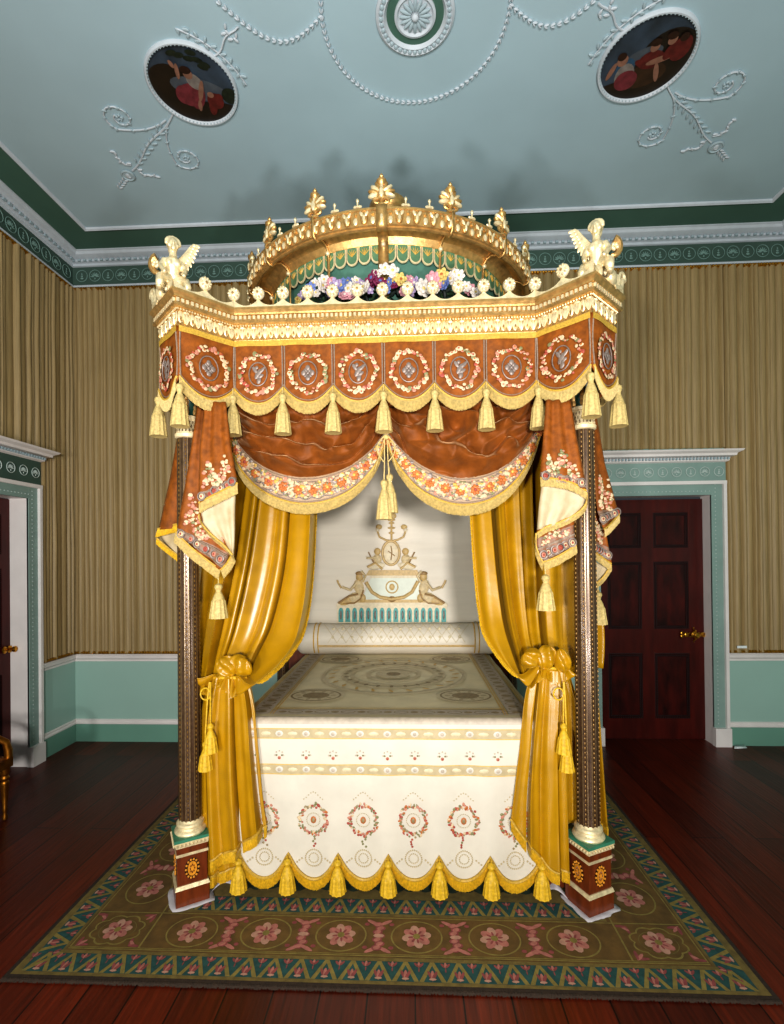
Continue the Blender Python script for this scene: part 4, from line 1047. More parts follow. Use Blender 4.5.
for k in range(6):
    uc = (k+.5)/6; zc = .408
    for i in range(72):
        q = 2*pi*i/72; rr = rnd.uniform(.84, 1.14); m = rnd.choice([blos_p, blos_r, leaf_e, blos_p, cov_dk, blos_c, leaf_e, blos_o])
        bl2(uc+.068*cos(q)*rr/XW, zc+.074*sin(q)*rr, rnd.uniform(.005, .0105), m, .002, q, rnd.uniform(.004, .008))
    for i in range(5): bl2(uc+rnd.uniform(-.014, .014)/XW, zc-.085-.012*i, .006, rnd.choice([leaf_e, blos_r, cov_dk]))
    bl2(uc, zc, .015, blos_o, .003, 0, .019); bl2(uc, zc, .009, cov_dk, .005, 0, .012)
    for rr, m in ((.034, silk_b),):
        for i in range(24): q = 2*pi*i/24; bl2(uc+rr*cos(q)/XW, zc+rr*sin(q), .0028, m)
    for i in range(26): q = 2*pi*i/26; bl2(uc+.042*cos(q)/XW, .215+.042*sin(q), .0042, silk_b)
    for i in range(16): q = 2*pi*i/16; bl2(uc+.024*cos(q)/XW, .215+.024*sin(q), .0035, silk_b)
    for s_ in (-1, 1):
        for i in range(3): bl2(uc+s_*(.06+.012*i)/XW, .215-.008*i, .005, silk_b)
    for i in range(9): bl2(uc+(i-4)*.012/XW, .53+.018*cos((i-4)*.7), .0035, silk_b)
for k in range(11):
    uc = (k+.5)/11
    for i in range(5): a = pi*i/4; bl2(uc+.022*cos(a)/XW, .735+.022*sin(a), .0045, silk_l)
    bl2(uc, .722, .009, blos_p); bl2(uc+.014/XW, .735, .005, leaf_e); bl2(uc-.014/XW, .735, .005, leaf_e); bl2(uc, .722, .004, blos_r, .005)
for zz in (.845, .663):
    for k in range(11): uc = (k+.5)/11; bl2(uc, zz, .021, silk, .001, 0, .016); bl2(uc, zz, .010, silk_l, .003); bl2(uc+.5/11, zz, .026, cov_rng, .001, 0, .012)
p.build('front_embroidery', cv)
p = MB(); pts = [fr_pt(i/144, fb(i/144)+.012, .006) for i in range(145)]
p.tube(pts, .008, gimp, 6); p.build('hem_braid', cv); p = MB(); fringe(p, pts, (0, 0, -.058), fr_y, .009, .004, .12); p.build('hem_fringe', cv)
for k in range(7): q = fr_pt(min(max(k/6, .004), .996), ZP-.005, .028); link('tassel', T_YEL, cv, q)

# ================================================================== BOLSTER AND HEADCLOTH
bo = MB(); NR = 28
R0 = .128; zc = .924+R0
bo.lathe([(.02, -.835), (.10, -.83), (R0*.98, -.80)]+[(R0*(1+.012*sin(k*2.1)), lerp(-.78, .78, k/10)) for k in range(11)]+[(R0*.98, .80), (.10, .83), (.02, .835)], B(0, 1.66, zc), silk_h, 40, Matrix.Rotation(pi/2, 3, 'Y'))
bol = bo.build('bolster', label='long cream quilted bolster across the head of the bed', cat='bolster')
p = MB(); CB = B(0, 1.66, zc)
def bp_(x, a, r_=R0+.004): return CB+Vector((x, -r_*cos(a), r_*sin(a)))
for s_ in (-1, 1):
    k = -.6
    for k in range(16):
        x0 = -.56+k*.075
        P = [bp_(x0+s_*.0+(.075*s_)*t*1.6, lerp(-.1, 1.25, t)) for t in [i/8 for i in range(9)]]
        if -.62 < P[-1].x-CB.x < .62 and -.62 < P[0].x-CB.x < .62: p.tube(P, .0022, cov_rng, 4)
for x in (-.68, -.645, .645, .68): p.tube([bp_(x, a) for a in [-.9+i*.25 for i in range(13)]], .005, thr_g, 5)
for a in (-.28, -.36): p.tube([bp_(-.64+i*.128, a) for i in range(11)], .003, thr_g, 4)
for k in range(14):
    x = -.52+.08*k
    for a in (.25, .8): p.blob(bp_(x, a), (.012, .004, .012), cov_rng, None, 6, 4)
p.build('quilting', bol)
hy = 1.79
p = MB(); p.grid(lambda u, v: B(lerp(-.96, .96, u), hy+.006*noise.noise(Vector((u*2, v*14, 2)))+.003*sin(v*60+u*3), lerp(.9, 2.75, v)), 30, 60, silk_h)
hc = p.build('headcloth', label='cream silk headcloth hanging behind the pillow end of the bed', cat='headcloth')
# embroidered urn and figures (low relief on the headcloth)
e_g = M('crest_gold', '#c4a56c', .5, var=.2, scale=50); e_c = M('crest_cream', '#dccdae', .55, var=.15, scale=40); e_b = M('crest_brown', '#9a7a4c', .55, var=.25, scale=50); e_f = M('crest_flesh', '#cdb78c', .55, var=.25, scale=50)
p = MB(); YE = YO+hy-.012
def E2(u, v, d=0.): q = py(u, v, YE); return Vector((q.x, YE-d, q.z))
PXW = YE/490.
def eb(u, v, ru, rv, m, rot=0, d=.004): p.blob(E2(u, v, d), (ru*PXW, .007+d*.3, rv*PXW), m, Matrix.Rotation(rot, 3, 'Y'), 10, 6)
def et(P, r_, m, d=.006): p.tube([E2(u, v, d) for u, v in P], r_*PXW, m, 6)
def ep(P, m, d0=.0, d1=.008): n = len(P); p.add([E2(u, v, d0) for u, v in P]+[E2(u, v, d1) for u, v in P], [tuple(range(n)), tuple(range(n, 2*n))]+[(i, (i+1) % n, n+(i+1) % n, n+i) for i in range(n)], m)
ep([(337, 623), (447, 623), (447, 606), (337, 606)], e_c, 0, .003)
for k in range(16):
    u = 341+k*6.85; ep([(u-2.4, 622), (u+2.4, 622), (u+2.4, 611), (u+1.6, 608.5), (u, 607.5), (u-1.6, 608.5), (u-2.4, 611)], teal_m, .0, .006); eb(u, 615, 1.0, 4.6, silv, 0, .008)
ep([(336, 606), (448, 606), (446, 602.5), (338, 602.5)], e_c, 0, .012); ep([(358, 602.5), (430, 602.5), (429, 599.5), (359, 599.5)], e_g, 0, .009)
ep([(362, 599.5), (426, 599.5), (419, 578), (371, 578)], M('crest_pale', '#d7dccd', .55, var=.06, scale=20), 0, .006)
ep([(371, 578), (419, 578), (420, 575.5), (370, 575.5)], e_c, 0, .009); ep([(366, 575.5), (420, 575.5), (417, 570), (369, 570)], e_g, 0, .012)
et([(392+6*cos(t), 587+6*sin(t)) for t in [i*.35 for i in range(19)]], .7, e_g); eb(392, 587, 3, 3.5, e_g)
et([(366, 582), (372, 592), (380, 597), (392, 599), (404, 597), (412, 592), (418, 581)], 1.8, e_g, .012); eb(392, 599, 4, 3, e_b, 0, .014)
et([(391+8.6*cos(t), 553+12*sin(t)) for t in [i*.33 for i in range(20)]], 1.2, e_g, .010); eb(391, 553, 7.5, 11, e_c, 0, .002)
et([(391, 546), (392, 552), (391, 560)], .6, e_b, .01); et([(388, 551), (395, 556)], .5, e_b, .01)
for s_ in (-1, 1):
    X = lambda d_: 391.5+s_*d_
    eb(X(14), 551.5, 3.4, 3.6, e_g, 0, .008); eb(X(14), 559, 4.2, 5, e_f, s_*.3, .008); et([(X(12), 556), (X(19), 558), (X(25), 558)], 1.2, e_f, .01); eb(X(15), 566, 9, 3.6, e_c, s_*.15, .008); et([(X(9), 569), (X(16), 563), (X(24), 567)], 1.3, e_g, .012); et([(X(17), 564), (X(23), 552)], .7, e_b, .01)
    et([(X(0.5), 541), (X(6), 540), (X(12), 537), (X(14.5), 530), (X(13), 526)], 1.0, e_g, .008); eb(X(12.5), 527, 3.2, 2.6, e_g, 0, .008); eb(X(14), 530, 2, 2, e_c, 0, .01)
    # seated figure
    eb(X(32), 577, 3.6, 4, e_g, 0, .01); eb(X(32), 573.5, 4, 2.4, e_b, 0, .01); eb(X(32.5), 587, 5, 8, e_f, s_*.25, .01); eb(X(37), 598, 8, 5.5, e_f, s_*.35, .01); eb(X(44), 601, 9, 3.6, e_g, s_*.35, .01)
    et([(X(35), 583), (X(41), 590), (X(49), 587)], 1.5, e_f, .014); et([(X(50), 588), (X(53), 583), (X(54), 580)], 1.0, e_g, .012); et([(X(29), 582), (X(26), 576), (X(30), 571)], 1.4, e_f, .014)
    et([(X(28), 590), (X(30), 598), (X(37), 603), (X(48), 603)], 1.0, e_b, .012); et([(X(33), 594), (X(42), 596), (X(53), 603)], 1.2, e_b, .014); eb(X(29), 598, 3.5, 4.5, e_g, 0, .01)
et([(391.5, 541), (391.5, 532), (391.5, 524), (391.5, 519)], 1.0, e_g, .008)
for v, w in ((533, 3), (528, 4), (523, 3), (520, 4)): eb(391.5, v, w, 1.2, e_g, 0, .008)
eb(391.5, 516, 5, 3.5, e_g, 0, .008)
p.build('embroidered_urn_group', hc)

# ================================================================== SWAGS
def swag(uL, uR, vt, bot, seed, label):
    """uL,uR: top corners (pixels on the plane), bot: hem curve"""
    YS = 2.665
    def S(u, v, flat_=False):
        top = Vector((lerp(uL, uR, u), vt+5*sin(pi*u))); b2 = path([(x, y, 0) for x, y in bot], u)
        w = v; c = top.lerp(Vector((b2.x, b2.y)), w)
        Y = YS-.045*sin(pi*u)**.8*sin(pi*min(1, .25+.75*v))**.8
        k = max(0., min(1., (.70-v)/.14)) if not flat_ else 0
        ed = sin(pi*min(max(u, .0), 1))**.4
        ph = 4.6*v+.35*sin(3.1*u+seed)+.75*(u-.5)*(1 if seed % 2 else -1)+1.1*noise.noise(Vector((u*3.6, v*2.2, seed)))+.35*noise.noise(Vector((u*9, v*4, seed)))
        f = saw(-ph)
        ph2 = 2.6*(u+v*.55*(1 if u < .5 else -1))+.4*noise.noise(Vector((u*2, v*5, seed+3)))
        f2 = abs(sin(pi*ph2*1.3))**.8
        nz_ = noise.noise(Vector((u*7, v*6, seed*2)))
        rdg = (1-abs(noise.noise(Vector((u*4.5+v*2.2, v*4.5-u*1.5, seed*3.1))))*2.6); rdg2 = (1-abs(noise.noise(Vector((u*8-v*3, v*7+u*3, seed*1.7))))*2.6)
        tp = min(1, v/.12+.25)
        Y += tp*(-.060*k*ed*f-.020*k*ed*f2-.046*k*ed*rdg-.022*k*ed*rdg2)+.004*noise.noise(Vector((u*16, v*10, seed)))
        q = py(c.x, c.y, YS); return Vector((q.x, Y, q.z))
    o = empty('velvet_swag', S(.5, .0), label, 'swag', 'velvet swags under the front valance')
    p = MB(); p.grid(lambda u, v: S(u, v*.68), 130, 90, vel_d); p.build('gathered_velvet', o, ang=75)
    p = MB(); p.grid(lambda u, v: S(u, .675+v*.235), 60, 8, bord_m)
    nrm = Vector((0, -1, 0))
    for vv in (.69, .715, .885): p.tube([S(i/60, vv)+nrm*.004 for i in range(61)], .0028, braid, 5)
    p.tube([S(i/80, .86+.010*sin(i*1.3))+nrm*.004 for i in range(81)], .003, silv, 5)
    rnd = random.Random(seed); 
    for k in range(14):
        u = .05+.9*k/13; vc = .785
        c = S(u, vc)+nrm*.008
        for j in range(7): a = 2*pi*j/7; p.blob(c+Vector((.016*cos(a), 0, .017*sin(a))), (.013, .0035, .010), blos_o, Matrix.Rotation(-a, 3, 'Y'), 7, 4)
        p.blob(c+nrm*.003, (.009, .003, .009), rnd.choice([thr_g, blos_r, blos_o]), None, 7, 4)
        for j in range(44):
            c2 = S(min(.99, max(.01, u+rnd.uniform(-.045, .045))), vc+rnd.uniform(-.075, .075))+nrm*.007; s_ = rnd.uniform(.005, .0125)
            p.blob(c2, (s_, .0025, s_*rnd.uniform(.6, 1.1)), rnd.choice([blos_c, blos_c, blos_c, blos_p, leaf_e, silv, blos_c, thr_g]), None, 6, 4)
    p.build('embroidered_border', o, ang=75)
    p = MB(); n = 70; pts = [S(i/n, .905)+nrm*.005 for i in range(n+1)]; ds = [(S(i/n, 1.0)-S(i/n, .905)) for i in range(n+1)]
    p.tube(pts, .006, gimp, 6); p.build('braid', o); p = MB(); fringe(p, pts, ds, fr_c, .007, .0035, .1); p.build('fringe', o)
    return S
swag(234, 385, 398, [(230, 438), (236, 470), (258, 498), (290, 513), (322, 513), (352, 500), (374, 476), (386, 448)], 1, 'left of the two orange crushed velvet swags with embroidered border')
swag(385, 541, 396, [(387, 448), (398, 474), (420, 500), (452, 515), (484, 513), (510, 497), (530, 468), (542, 432)], 2, 'right of the two orange crushed velvet swags with embroidered border')
# cord and tassels between the swags
ct = empty('swag_cord', py(386, 440, 2.54), 'cream cord with a bow and two long tassels where the swags meet', 'tassel cord')
p = MB(); YC_ = 2.535
for s_ in (-1, 1):
    p.tube([py(386+s_*(2+7*sin(t*pi)), 436+t*26, YC_-.004) for t in [i/10 for i in range(11)]], .0035, fr_c, 5)
    p.tube([py(386+s_*(2+9*t), 440+t*30, YC_) for t in [i/6 for i in range(7)]], .003, fr_c, 5)
p.tube([py(384.5, 436, YC_), py(384.5, 462, YC_), py(384, 484, YC_)], .0035, fr_c, 5); p.tube([py(387, 436, YC_+.01), py(388, 460, YC_+.01), py(389, 478, YC_+.01)], .0035, fr_c, 5)
p.blob(py(386, 437, YC_), (.016, .012, .014), fr_c)
p.build('cord', ct)
link('tassel', T_VAL, ct, py(384, 480, YC_)); o = link('tassel', T_VAL, ct, py(389.5, 474, YC_+.03))

# ================================================================== JABOTS (cascades at the corners)
def strip(mb, L_, R_, mfun, nu=14, nv=24, amp=.012, nf=2.5, ph=0, smooth=False):
    """ruled cloth between two measured edges (u, v, Y); returns the surface"""
    pf = path if smooth else lpath
    def S(u, v):
        a, b = pf(L_, v), pf(R_, v); q = a.lerp(b, u); w = py(q.x, q.y, q.z); return w+Vector((0, -amp*sin(2*pi*nf*u+ph)*(.5+.5*v)-.004*noise.noise(Vector((u*5, v*5, ph))), 0))
    mb.grid(S, nu, nv, mfun); return S
def edge_fringe(parent, pts, drop_px, m=fr_c, h=None):
    mb = MB()
    P = [py(*q) for q in pts]; n = 24; Q = [path(P, i/n) for i in range(n+1)]
    ds = [py(a[0]+drop_px[0], a[1]+drop_px[1], a[2])-py(*a) for a in pts]; D = [path(ds, i/n) for i in range(n+1)]
    mb.tube([q+Vector((0, -.004, 0)) for q in Q], .005, gimp, 5); mb.build('braid', parent); mb = MB(); fringe(mb, [q+Vector((0, -.003, 0)) for q in Q], D, m, .007, .003, .12); mb.build('fringe', parent)
def embroider(mb, S, v0, v1, flowers=9, seed=0, u0=.06, u1=.94):
    rnd = random.Random(seed); nr = Vector((0, -1, 0))
    for vv in (v0, v0+.02, v1): mb.tube([S(lerp(.02, .98, i/16), vv)+nr*.004 for i in range(17)], .0024, braid, 4)
    for k in range(6):
        u = lerp(.1, .9, k/5); c = S(u, (v0+v1)/2+.005)+nr*.005
        mb.tube([c+Vector((.017*cos(t), 0, .020*sin(t))) for t in [2*pi*i/12 for i in range(12)]], .002, silv, 4, closed=True)
        mb.blob(c, (.010, .0025, .012), rnd.choice([blos_c, blos_p, blos_r]), None, 7, 4); mb.blob(c+nr*.003, (.004, .004, .005), blos_r, None, 6, 4)
    for k in range(flowers*11):
        t = (k/(flowers*4.2)) % 1.; u = lerp(u0+.08, u1-.08, t); v = v0-.13-.10*(k % 3 == 2)+.07*sin(t*9+seed)+rnd.uniform(-.04, .035)
        c = S(u, v)+nr*.005; s_ = rnd.uniform(.005, .011); mb.blob(c, (s_, .0025, s_*rnd.uniform(.6, 1.1)), rnd.choice([blos_c, blos_c, blos_p, blos_p, blos_c, leaf_e]), None, 7, 4)
def bands(v0, v1, base=vel_o):
    return lambda u, v: band_m if v0 < v < v1 else base
# left front jabot
jl = empty('velvet_jabot', py(215, 405, 2.42), 'orange velvet cascade at the left front column with cream lining and tassel', 'jabot', 'velvet cascades at the front corners')
p = MB(); SA = strip(p, [(205, 402, 2.40), (200, 450, 2.37), (199, 489, 2.35), (199, 504, 2.35)], [(226, 402, 2.40), (230, 440, 2.37), (236, 474, 2.35), (237, 484, 2.35)], bands(.78, .96)); embroider(p, SA, .80, .95, 8, 3); p.build('front_fold', jl, solid=.004, ang=60)
p = MB(); SB = strip(p, [(198, 402, 2.44), (188, 470, 2.42), (178, 525, 2.41), (177, 534, 2.41)], [(216, 402, 2.44), (222, 480, 2.43), (232, 545, 2.42), (223, 572, 2.42)], bands(.76, .96), 16, 26); embroider(p, SB, .80, .95, 10, 4); p.build('rear_fold', jl, solid=.004, ang=60)
p = MB(); strip(p, [(201, 512, 2.36), (203, 524, 2.38), (214, 537, 2.40), (229, 552, 2.415)], [(236, 488, 2.36), (235, 505, 2.38), (235, 530, 2.40), (234, 556, 2.415)], lining, 14, 14, .008); p.build('lining', jl, solid=.003, ang=60)
edge_fringe(jl, [(199, 503, 2.345), (212, 496, 2.345), (226, 489, 2.345), (238, 483, 2.345)], (.5, 11)); edge_fringe(jl, [(199, 514, 2.35), (201, 522, 2.365), (210, 533, 2.385), (224, 545, 2.40), (233, 555, 2.405)], (2, 6))
edge_fringe(jl, [(176, 532, 2.40), (190, 546, 2.405), (205, 558, 2.41), (221, 570, 2.415)], (-2.5, 10)); edge_fringe(jl, [(221, 570, 2.415), (228, 562, 2.415), (233, 553, 2.415)], (3, 9))
link('tassel', T_JAB, jl, py(218.5, 584, 2.40))
# left side jabot (turns the corner behind the column)
j2 = empty('velvet_jabot', py(170, 420, 2.62), 'orange velvet cascade outside the left front column, yellow fringed', 'jabot')
p = MB(); S_ = strip(p, [(182, 410, 2.62), (172, 470, 2.66), (160, 524, 2.68), (159, 530, 2.68)], [(204, 410, 2.56), (203, 470, 2.56), (196, 512, 2.56), (194, 526, 2.56)], vel_o, 12, 20, .02, 1.5); p.build('velvet_fold', j2, solid=.004, ang=60)
p = MB(); strip(p, [(160, 536, 2.70), (166, 544, 2.70), (176, 554, 2.69)], [(192, 526, 2.62), (192, 538, 2.62), (190, 556, 2.62)], lining, 10, 8, .006); p.build('lining', j2, solid=.003)
edge_fringe(j2, [(158, 529, 2.67), (166, 527, 2.66), (178, 524, 2.64), (190, 524, 2.62)], (-3, 9), fr_y); edge_fringe(j2, [(157, 538, 2.68), (166, 546, 2.68), (179, 556, 2.67), (184, 560, 2.66)], (-1, 6), fr_y)
# right front jabot
jr = empty('velvet_jabot', py(555, 402, 2.42), 'orange velvet cascade at the right front column with cream lining and tassel', 'jabot', 'velvet cascades at the front corners')
p = MB(); SA = strip(p, [(546, 400, 2.40), (543, 440, 2.37), (540.5, 470, 2.35), (540, 479, 2.35)], [(570, 400, 2.40), (577, 440, 2.37), (584, 476, 2.35), (586, 490, 2.35)], bands(.74, .96)); embroider(p, SA, .77, .94, 8, 6); p.build('front_fold', jr, solid=.004, ang=60)
p = MB(); strip(p, [(542, 482, 2.36), (539, 505, 2.38), (537, 530, 2.40)], [(586, 496, 2.36), (584, 506, 2.38), (569, 521, 2.395)], lining, 14, 14, .010); p.build('lining', jr, solid=.003, ang=60)
p = MB(); SB = strip(p, [(537, 528, 2.42), (536, 545, 2.42), (539, 556, 2.42), (544, 564, 2.42)], [(574, 515, 2.42), (574, 530, 2.42), (575, 541, 2.42), (575, 546, 2.42)], bands(.2, .95), 14, 14); embroider(p, SB, .45, .9, 3, 7); p.build('rear_fold', jr, solid=.004, ang=60)
edge_fringe(jr, [(540, 478, 2.345), (556, 479, 2.345), (572, 483, 2.345), (586, 491, 2.345)], (.5, 9)); edge_fringe(jr, [(586, 492, 2.345), (586, 503, 2.36), (577, 513, 2.38), (562, 521, 2.395), (546, 527, 2.40), (537, 533, 2.405)], (.5, 6))
edge_fringe(jr, [(536, 533, 2.405), (536, 547, 2.41), (543, 563, 2.41)], (-1, 8)); edge_fringe(jr, [(543, 562, 2.41), (558, 556, 2.41), (576, 545, 2.41)], (1, 9))
link('tassel', T_JAB, jr, py(545.5, 575, 2.40))
j4 = empty('velvet_jabot', py(605, 430, 2.66), 'orange velvet cascade outside the right front column, seen against the door', 'jabot')
p = MB(); SA = strip(p, [(590, 415, 2.56), (592, 460, 2.58), (597, 510, 2.60), (604, 531, 2.60)], [(596, 415, 2.66), (605, 465, 2.70), (617, 508, 2.72), (619, 515, 2.72)], bands(.70, .92), 12, 22, .014, 1.5); embroider(p, SA, .74, .90, 7, 8); p.build('velvet_fold', j4, solid=.004, ang=60)
p = MB(); SB = strip(p, [(584, 470, 2.60), (588, 510, 2.62), (592, 545, 2.62), (594, 552, 2.62)], [(598, 470, 2.64), (603, 520, 2.66), (609, 553, 2.66), (611, 563, 2.66)], bands(.62, .9), 10, 18, .01, 1.2); embroider(p, SB, .66, .88, 5, 9); p.build('velvet_fold', j4, solid=.004, ang=60)
p = MB(); strip(p, [(590, 560, 2.65), (592, 580, 2.65)], [(611, 568, 2.67), (596, 582, 2.66)], lining, 8, 6, .004); p.build('lining', j4, solid=.003)
edge_fringe(j4, [(604, 529, 2.59), (611, 523, 2.64), (619, 514, 2.70)], (.5, 9)); edge_fringe(j4, [(590, 549, 2.60), (600, 556, 2.63), (611, 564, 2.65)], (0, 8)); edge_fringe(j4, [(611, 565, 2.65), (603, 577, 2.65), (595, 584, 2.65)], (1, 5))
link('tassel', T_JAB, j4, py(598, 592, 2.64))
# cascades at the back columns, glimpsed past the curtains
for sx, side, u in ((-1, 'left', 312), (1, 'right', 470)):
    jb = empty('velvet_jabot', B(sx*.80, 1.70, 2.6), 'fringed velvet cascade at the head of the bed, %s side, half hidden by the curtain' % side, 'jabot')
    p = MB(); 
    L_ = [B(sx*.97, 1.62, 2.6), B(sx*.97, 1.60, 1.95), B(sx*.95, 1.58, 1.50)]; R_ = [B(sx*.86, 1.70, 2.6), B(sx*.80, 1.68, 2.0), B(sx*.70, 1.66, 1.78)]
    p.grid(lambda a, v: lpath(L_, v).lerp(lpath(R_, v), a)+Vector((0, -.02*sin(a*12), 0)), 16, 20, lambda a, v: bord_m if v > .72 else vel_o); p.build('velvet_fold', jb, solid=.004, ang=60)
    p = MB(); q = [L_[2].lerp(R_[2], i/8) for i in range(9)]; fringe(p, q, (0, 0, -.06), fr_c); p.build('fringe', jb)

# ================================================================== GOLD CURTAINS
def fold_fn(k, n, seed, sharp=.42):
    k2 = k+.03*sin(k*9+seed)+.018*sin(k*23+seed*2)
    f = floor(n*k2); a = .75+.5*noise.noise(Vector((f*3.7, seed, .5)))
    x = n*k2
    if int(f+seed) % 3 == 1: x = 1-(x-f)
    return pleat(x)*max(.6, min(1.15, a))+.04*sin(pi*n*3.1*k2+seed)
def drape(keys, n, seed, Y0, Y1, amp0, amp1, belly, name, parent, nu=280, nv=54, smooth_t=True, amp_mid=None, wig=0.):
    ks = [k for k, _ in keys]
    def S(k, t):
        i = 0
        while i < len(ks)-2 and k > ks[i+1]: i += 1
        f = (k-ks[i])/(ks[i+1]-ks[i]); P = [path([(a, b, 0) for a, b in c], t) for _, c in keys]
        lo_, hi_ = max(i-1, 0), min(i+2, len(ks)-1); p0, p1, p2, p3 = P[lo_], P[i], P[i+1], P[hi_]
        q = .5*((2*p1)+(p2-p0)*f+(2*p0-5*p1+4*p2-p3)*f*f+(3*p1-p0-3*p2+p3)*f**3) if len(ks) > 2 else p1.lerp(p2, f)
        a = lerp(amp0, amp1, t) if amp_mid is None else (lerp(amp0, amp_mid, t*2) if t < .5 else lerp(amp_mid, amp1, t*2-1))
        Y = lerp(Y0, Y1, t)-a*(fold_fn(k+wig*sin(t*4+k*3), n, seed)-.4)-belly(k, t)+.006*noise.noise(Vector((k*8, t*5, seed)))
        w = py(q.x, q.y, lerp(Y0, Y1, t)); return Vector((w.x, Y, w.z))
    p = MB(); p.grid(S, nu, nv, vel_y); p.build(name, parent, ang=80, solid=.004)
    return S
cu = empty('bed_curtain', py(232, 677, 2.50), 'yellow velvet bed curtain tied back beside the left front column', 'curtain', 'yellow velvet bed curtains')
UK = [(0, [(226, 405), (214, 480), (207, 560), (202, 610), (200, 645), (205, 671), (217, 672)]),
      (.25, [(244, 405), (232, 480), (222, 560), (212, 620), (208, 655), (211, 688), (222, 673)]),
      (.5, [(268, 405), (261, 480), (250, 560), (237, 622), (228, 655), (228, 680), (229, 673)]),
      (.75, [(294, 405), (288, 480), (281, 560), (268, 620), (254, 654), (242, 690), (236, 673)]),
      (1, [(318, 405), (314, 490), (310, 570), (304, 618), (293, 648), (266, 675), (244, 673)])]
BELLY = lambda t: math.exp(-((t-.83)/.13)**2)
SU = drape(UK, 6, 1, 2.86, 2.54, .12, .085, lambda k, t: (.05*k+.08)*BELLY(t), 'upper_drape', cu, amp_mid=.13)
LK = [(0, [(215, 676), (209, 698), (204, 740), (205, 800), (208, 866)]), (.5, [(231, 677), (232, 700), (233, 745), (236, 800), (240, 850)]), (1, [(247, 676), (254, 704), (259, 750), (264, 800), (268, 829)])]
SL = drape(LK, 3.5, 4, 2.50, 2.455, .05, .105, lambda k, t: 0, 'lower_drape', cu, 200, 36)
def hemfr(S, parent, d=(0, 0, -.06), m=fr_y):
    p = MB(); pts = [S(i/60, 1)+Vector((0, -.006, .03)) for i in range(61)]; p.tube(pts, .006, gimp, 5); p.build('hem_braid', parent); p = MB(); fringe(p, pts, d, m, .008, .0035, .12); p.build('hem_fringe', parent)
hemfr(SL, cu)
LB = [(0, [(212, 680), (203, 700), (200, 740), (202, 820), (205, 884)]), (1, [(232, 680), (226, 700), (226, 740), (232, 820), (246, 868)])]
SB2 = drape(LB, 3, 6, 2.56, 2.50, .025, .03, lambda k, t: 0, 'rear_drape', cu, 40, 24); hemfr(SB2, cu)
# edge fringe down the inner edge, knot and tie
p = MB(); pts = [SU(1, i/50)+Vector((0, -.004, 0)) for i in range(10, 50)]; fringe(p, pts, [Vector((.012, -.012, -.03*(i/40))) for i in range(40)], fr_y, .010, .004, .3); p.build('edge_fringe', cu)
p = MB(); O_ = py(231, 676, 2.545)
p.tube([O_+Vector((.09*cos(a), .05*sin(a)-.0, .004*sin(3*a))) for a in [2*pi*i/24 for i in range(24)]], .009, fr_y, 8, closed=True)
p.build('tie_cord', cu)
def cordtassels(u, v1, v2, parent, dx):
    p = MB()
    for q, vv, du in ((0, v1, 0), (1, v2, dx)):
        p.tube([py(u+du*.2, 682, 2.44), py(u+du*.6, 700, 2.43), py(u+du, vv, 2.43)], .004, fr_y, 5)
    p.tube([py(u-5+5*cos(t), 694+6*sin(t), 2.43) for t in [i*.5 for i in range(13)]], .004, fr_y, 5)
    p.build('cord', parent); link('tassel', T_CRD, parent, py(u, v1+8, 2.425)); link('tassel', T_CRD, parent, py(u+dx, v2+8, 2.45))
cordtassels(210.5, 716, 734, cu, -5)
def puffs(parent, L_):
    for u, v, ru, rv, ro in L_:
        p = MB(); q = py(u, v, 2.455); c_ = cos(radians(ro)); s_ = sin(radians(ro))
        def S(a, b, q=q, ru=ru, rv=rv, c_=c_, s_=s_):
            x = (2*a-1); z = 1-2*b; w = sqrt(max(0., 1-z*z))*.9+.1
            X = x*ru*.0051*w; Z = z*rv*.0051; d = .036*sqrt(max(0., 1-x*x))*(.35+.65*sqrt(max(0., 1-max(-1., z*1.1-.1)**2) if abs(z*1.1-.1) < 1 else 0))
            d += .010*sin(x*5+z*2.5+u)+.006*noise.noise(Vector((x*3, z*3, u)))
            return q+Vector((X*c_-Z*s_, .016-d, X*s_+Z*c_))
        p.grid(S, 26, 22, vel_y); p.build('gathered_puff', parent, ang=80)
puffs(cu, [(226, 667, 11, 11, 24), (240, 666, 13, 9, -38)])
# sliver of the same curtain's return outside the column
def ret(u0, u1, v0, v1, Y, parent):
    p = MB()
    def S(a, v): q = py(lerp(u0[0]+(u0[1]-u0[0])*v, u1[0]+(u1[1]-u1[0])*v, a), lerp(v0, v1, v), Y); return q+Vector((0, -.02*sin(a*9), 0))
    p.grid(S, 18, 20, vel_y); o = p.build('side_drape', parent, ang=80, solid=.004); p = MB(); fringe(p, [S(i/16, 1)+Vector((0, -.004, .02)) for i in range(17)], (0, 0, -.05), fr_y); p.build('side_fringe', parent)
ret((200, 180.5), (212, 200), 690, 832, 2.66, cu)

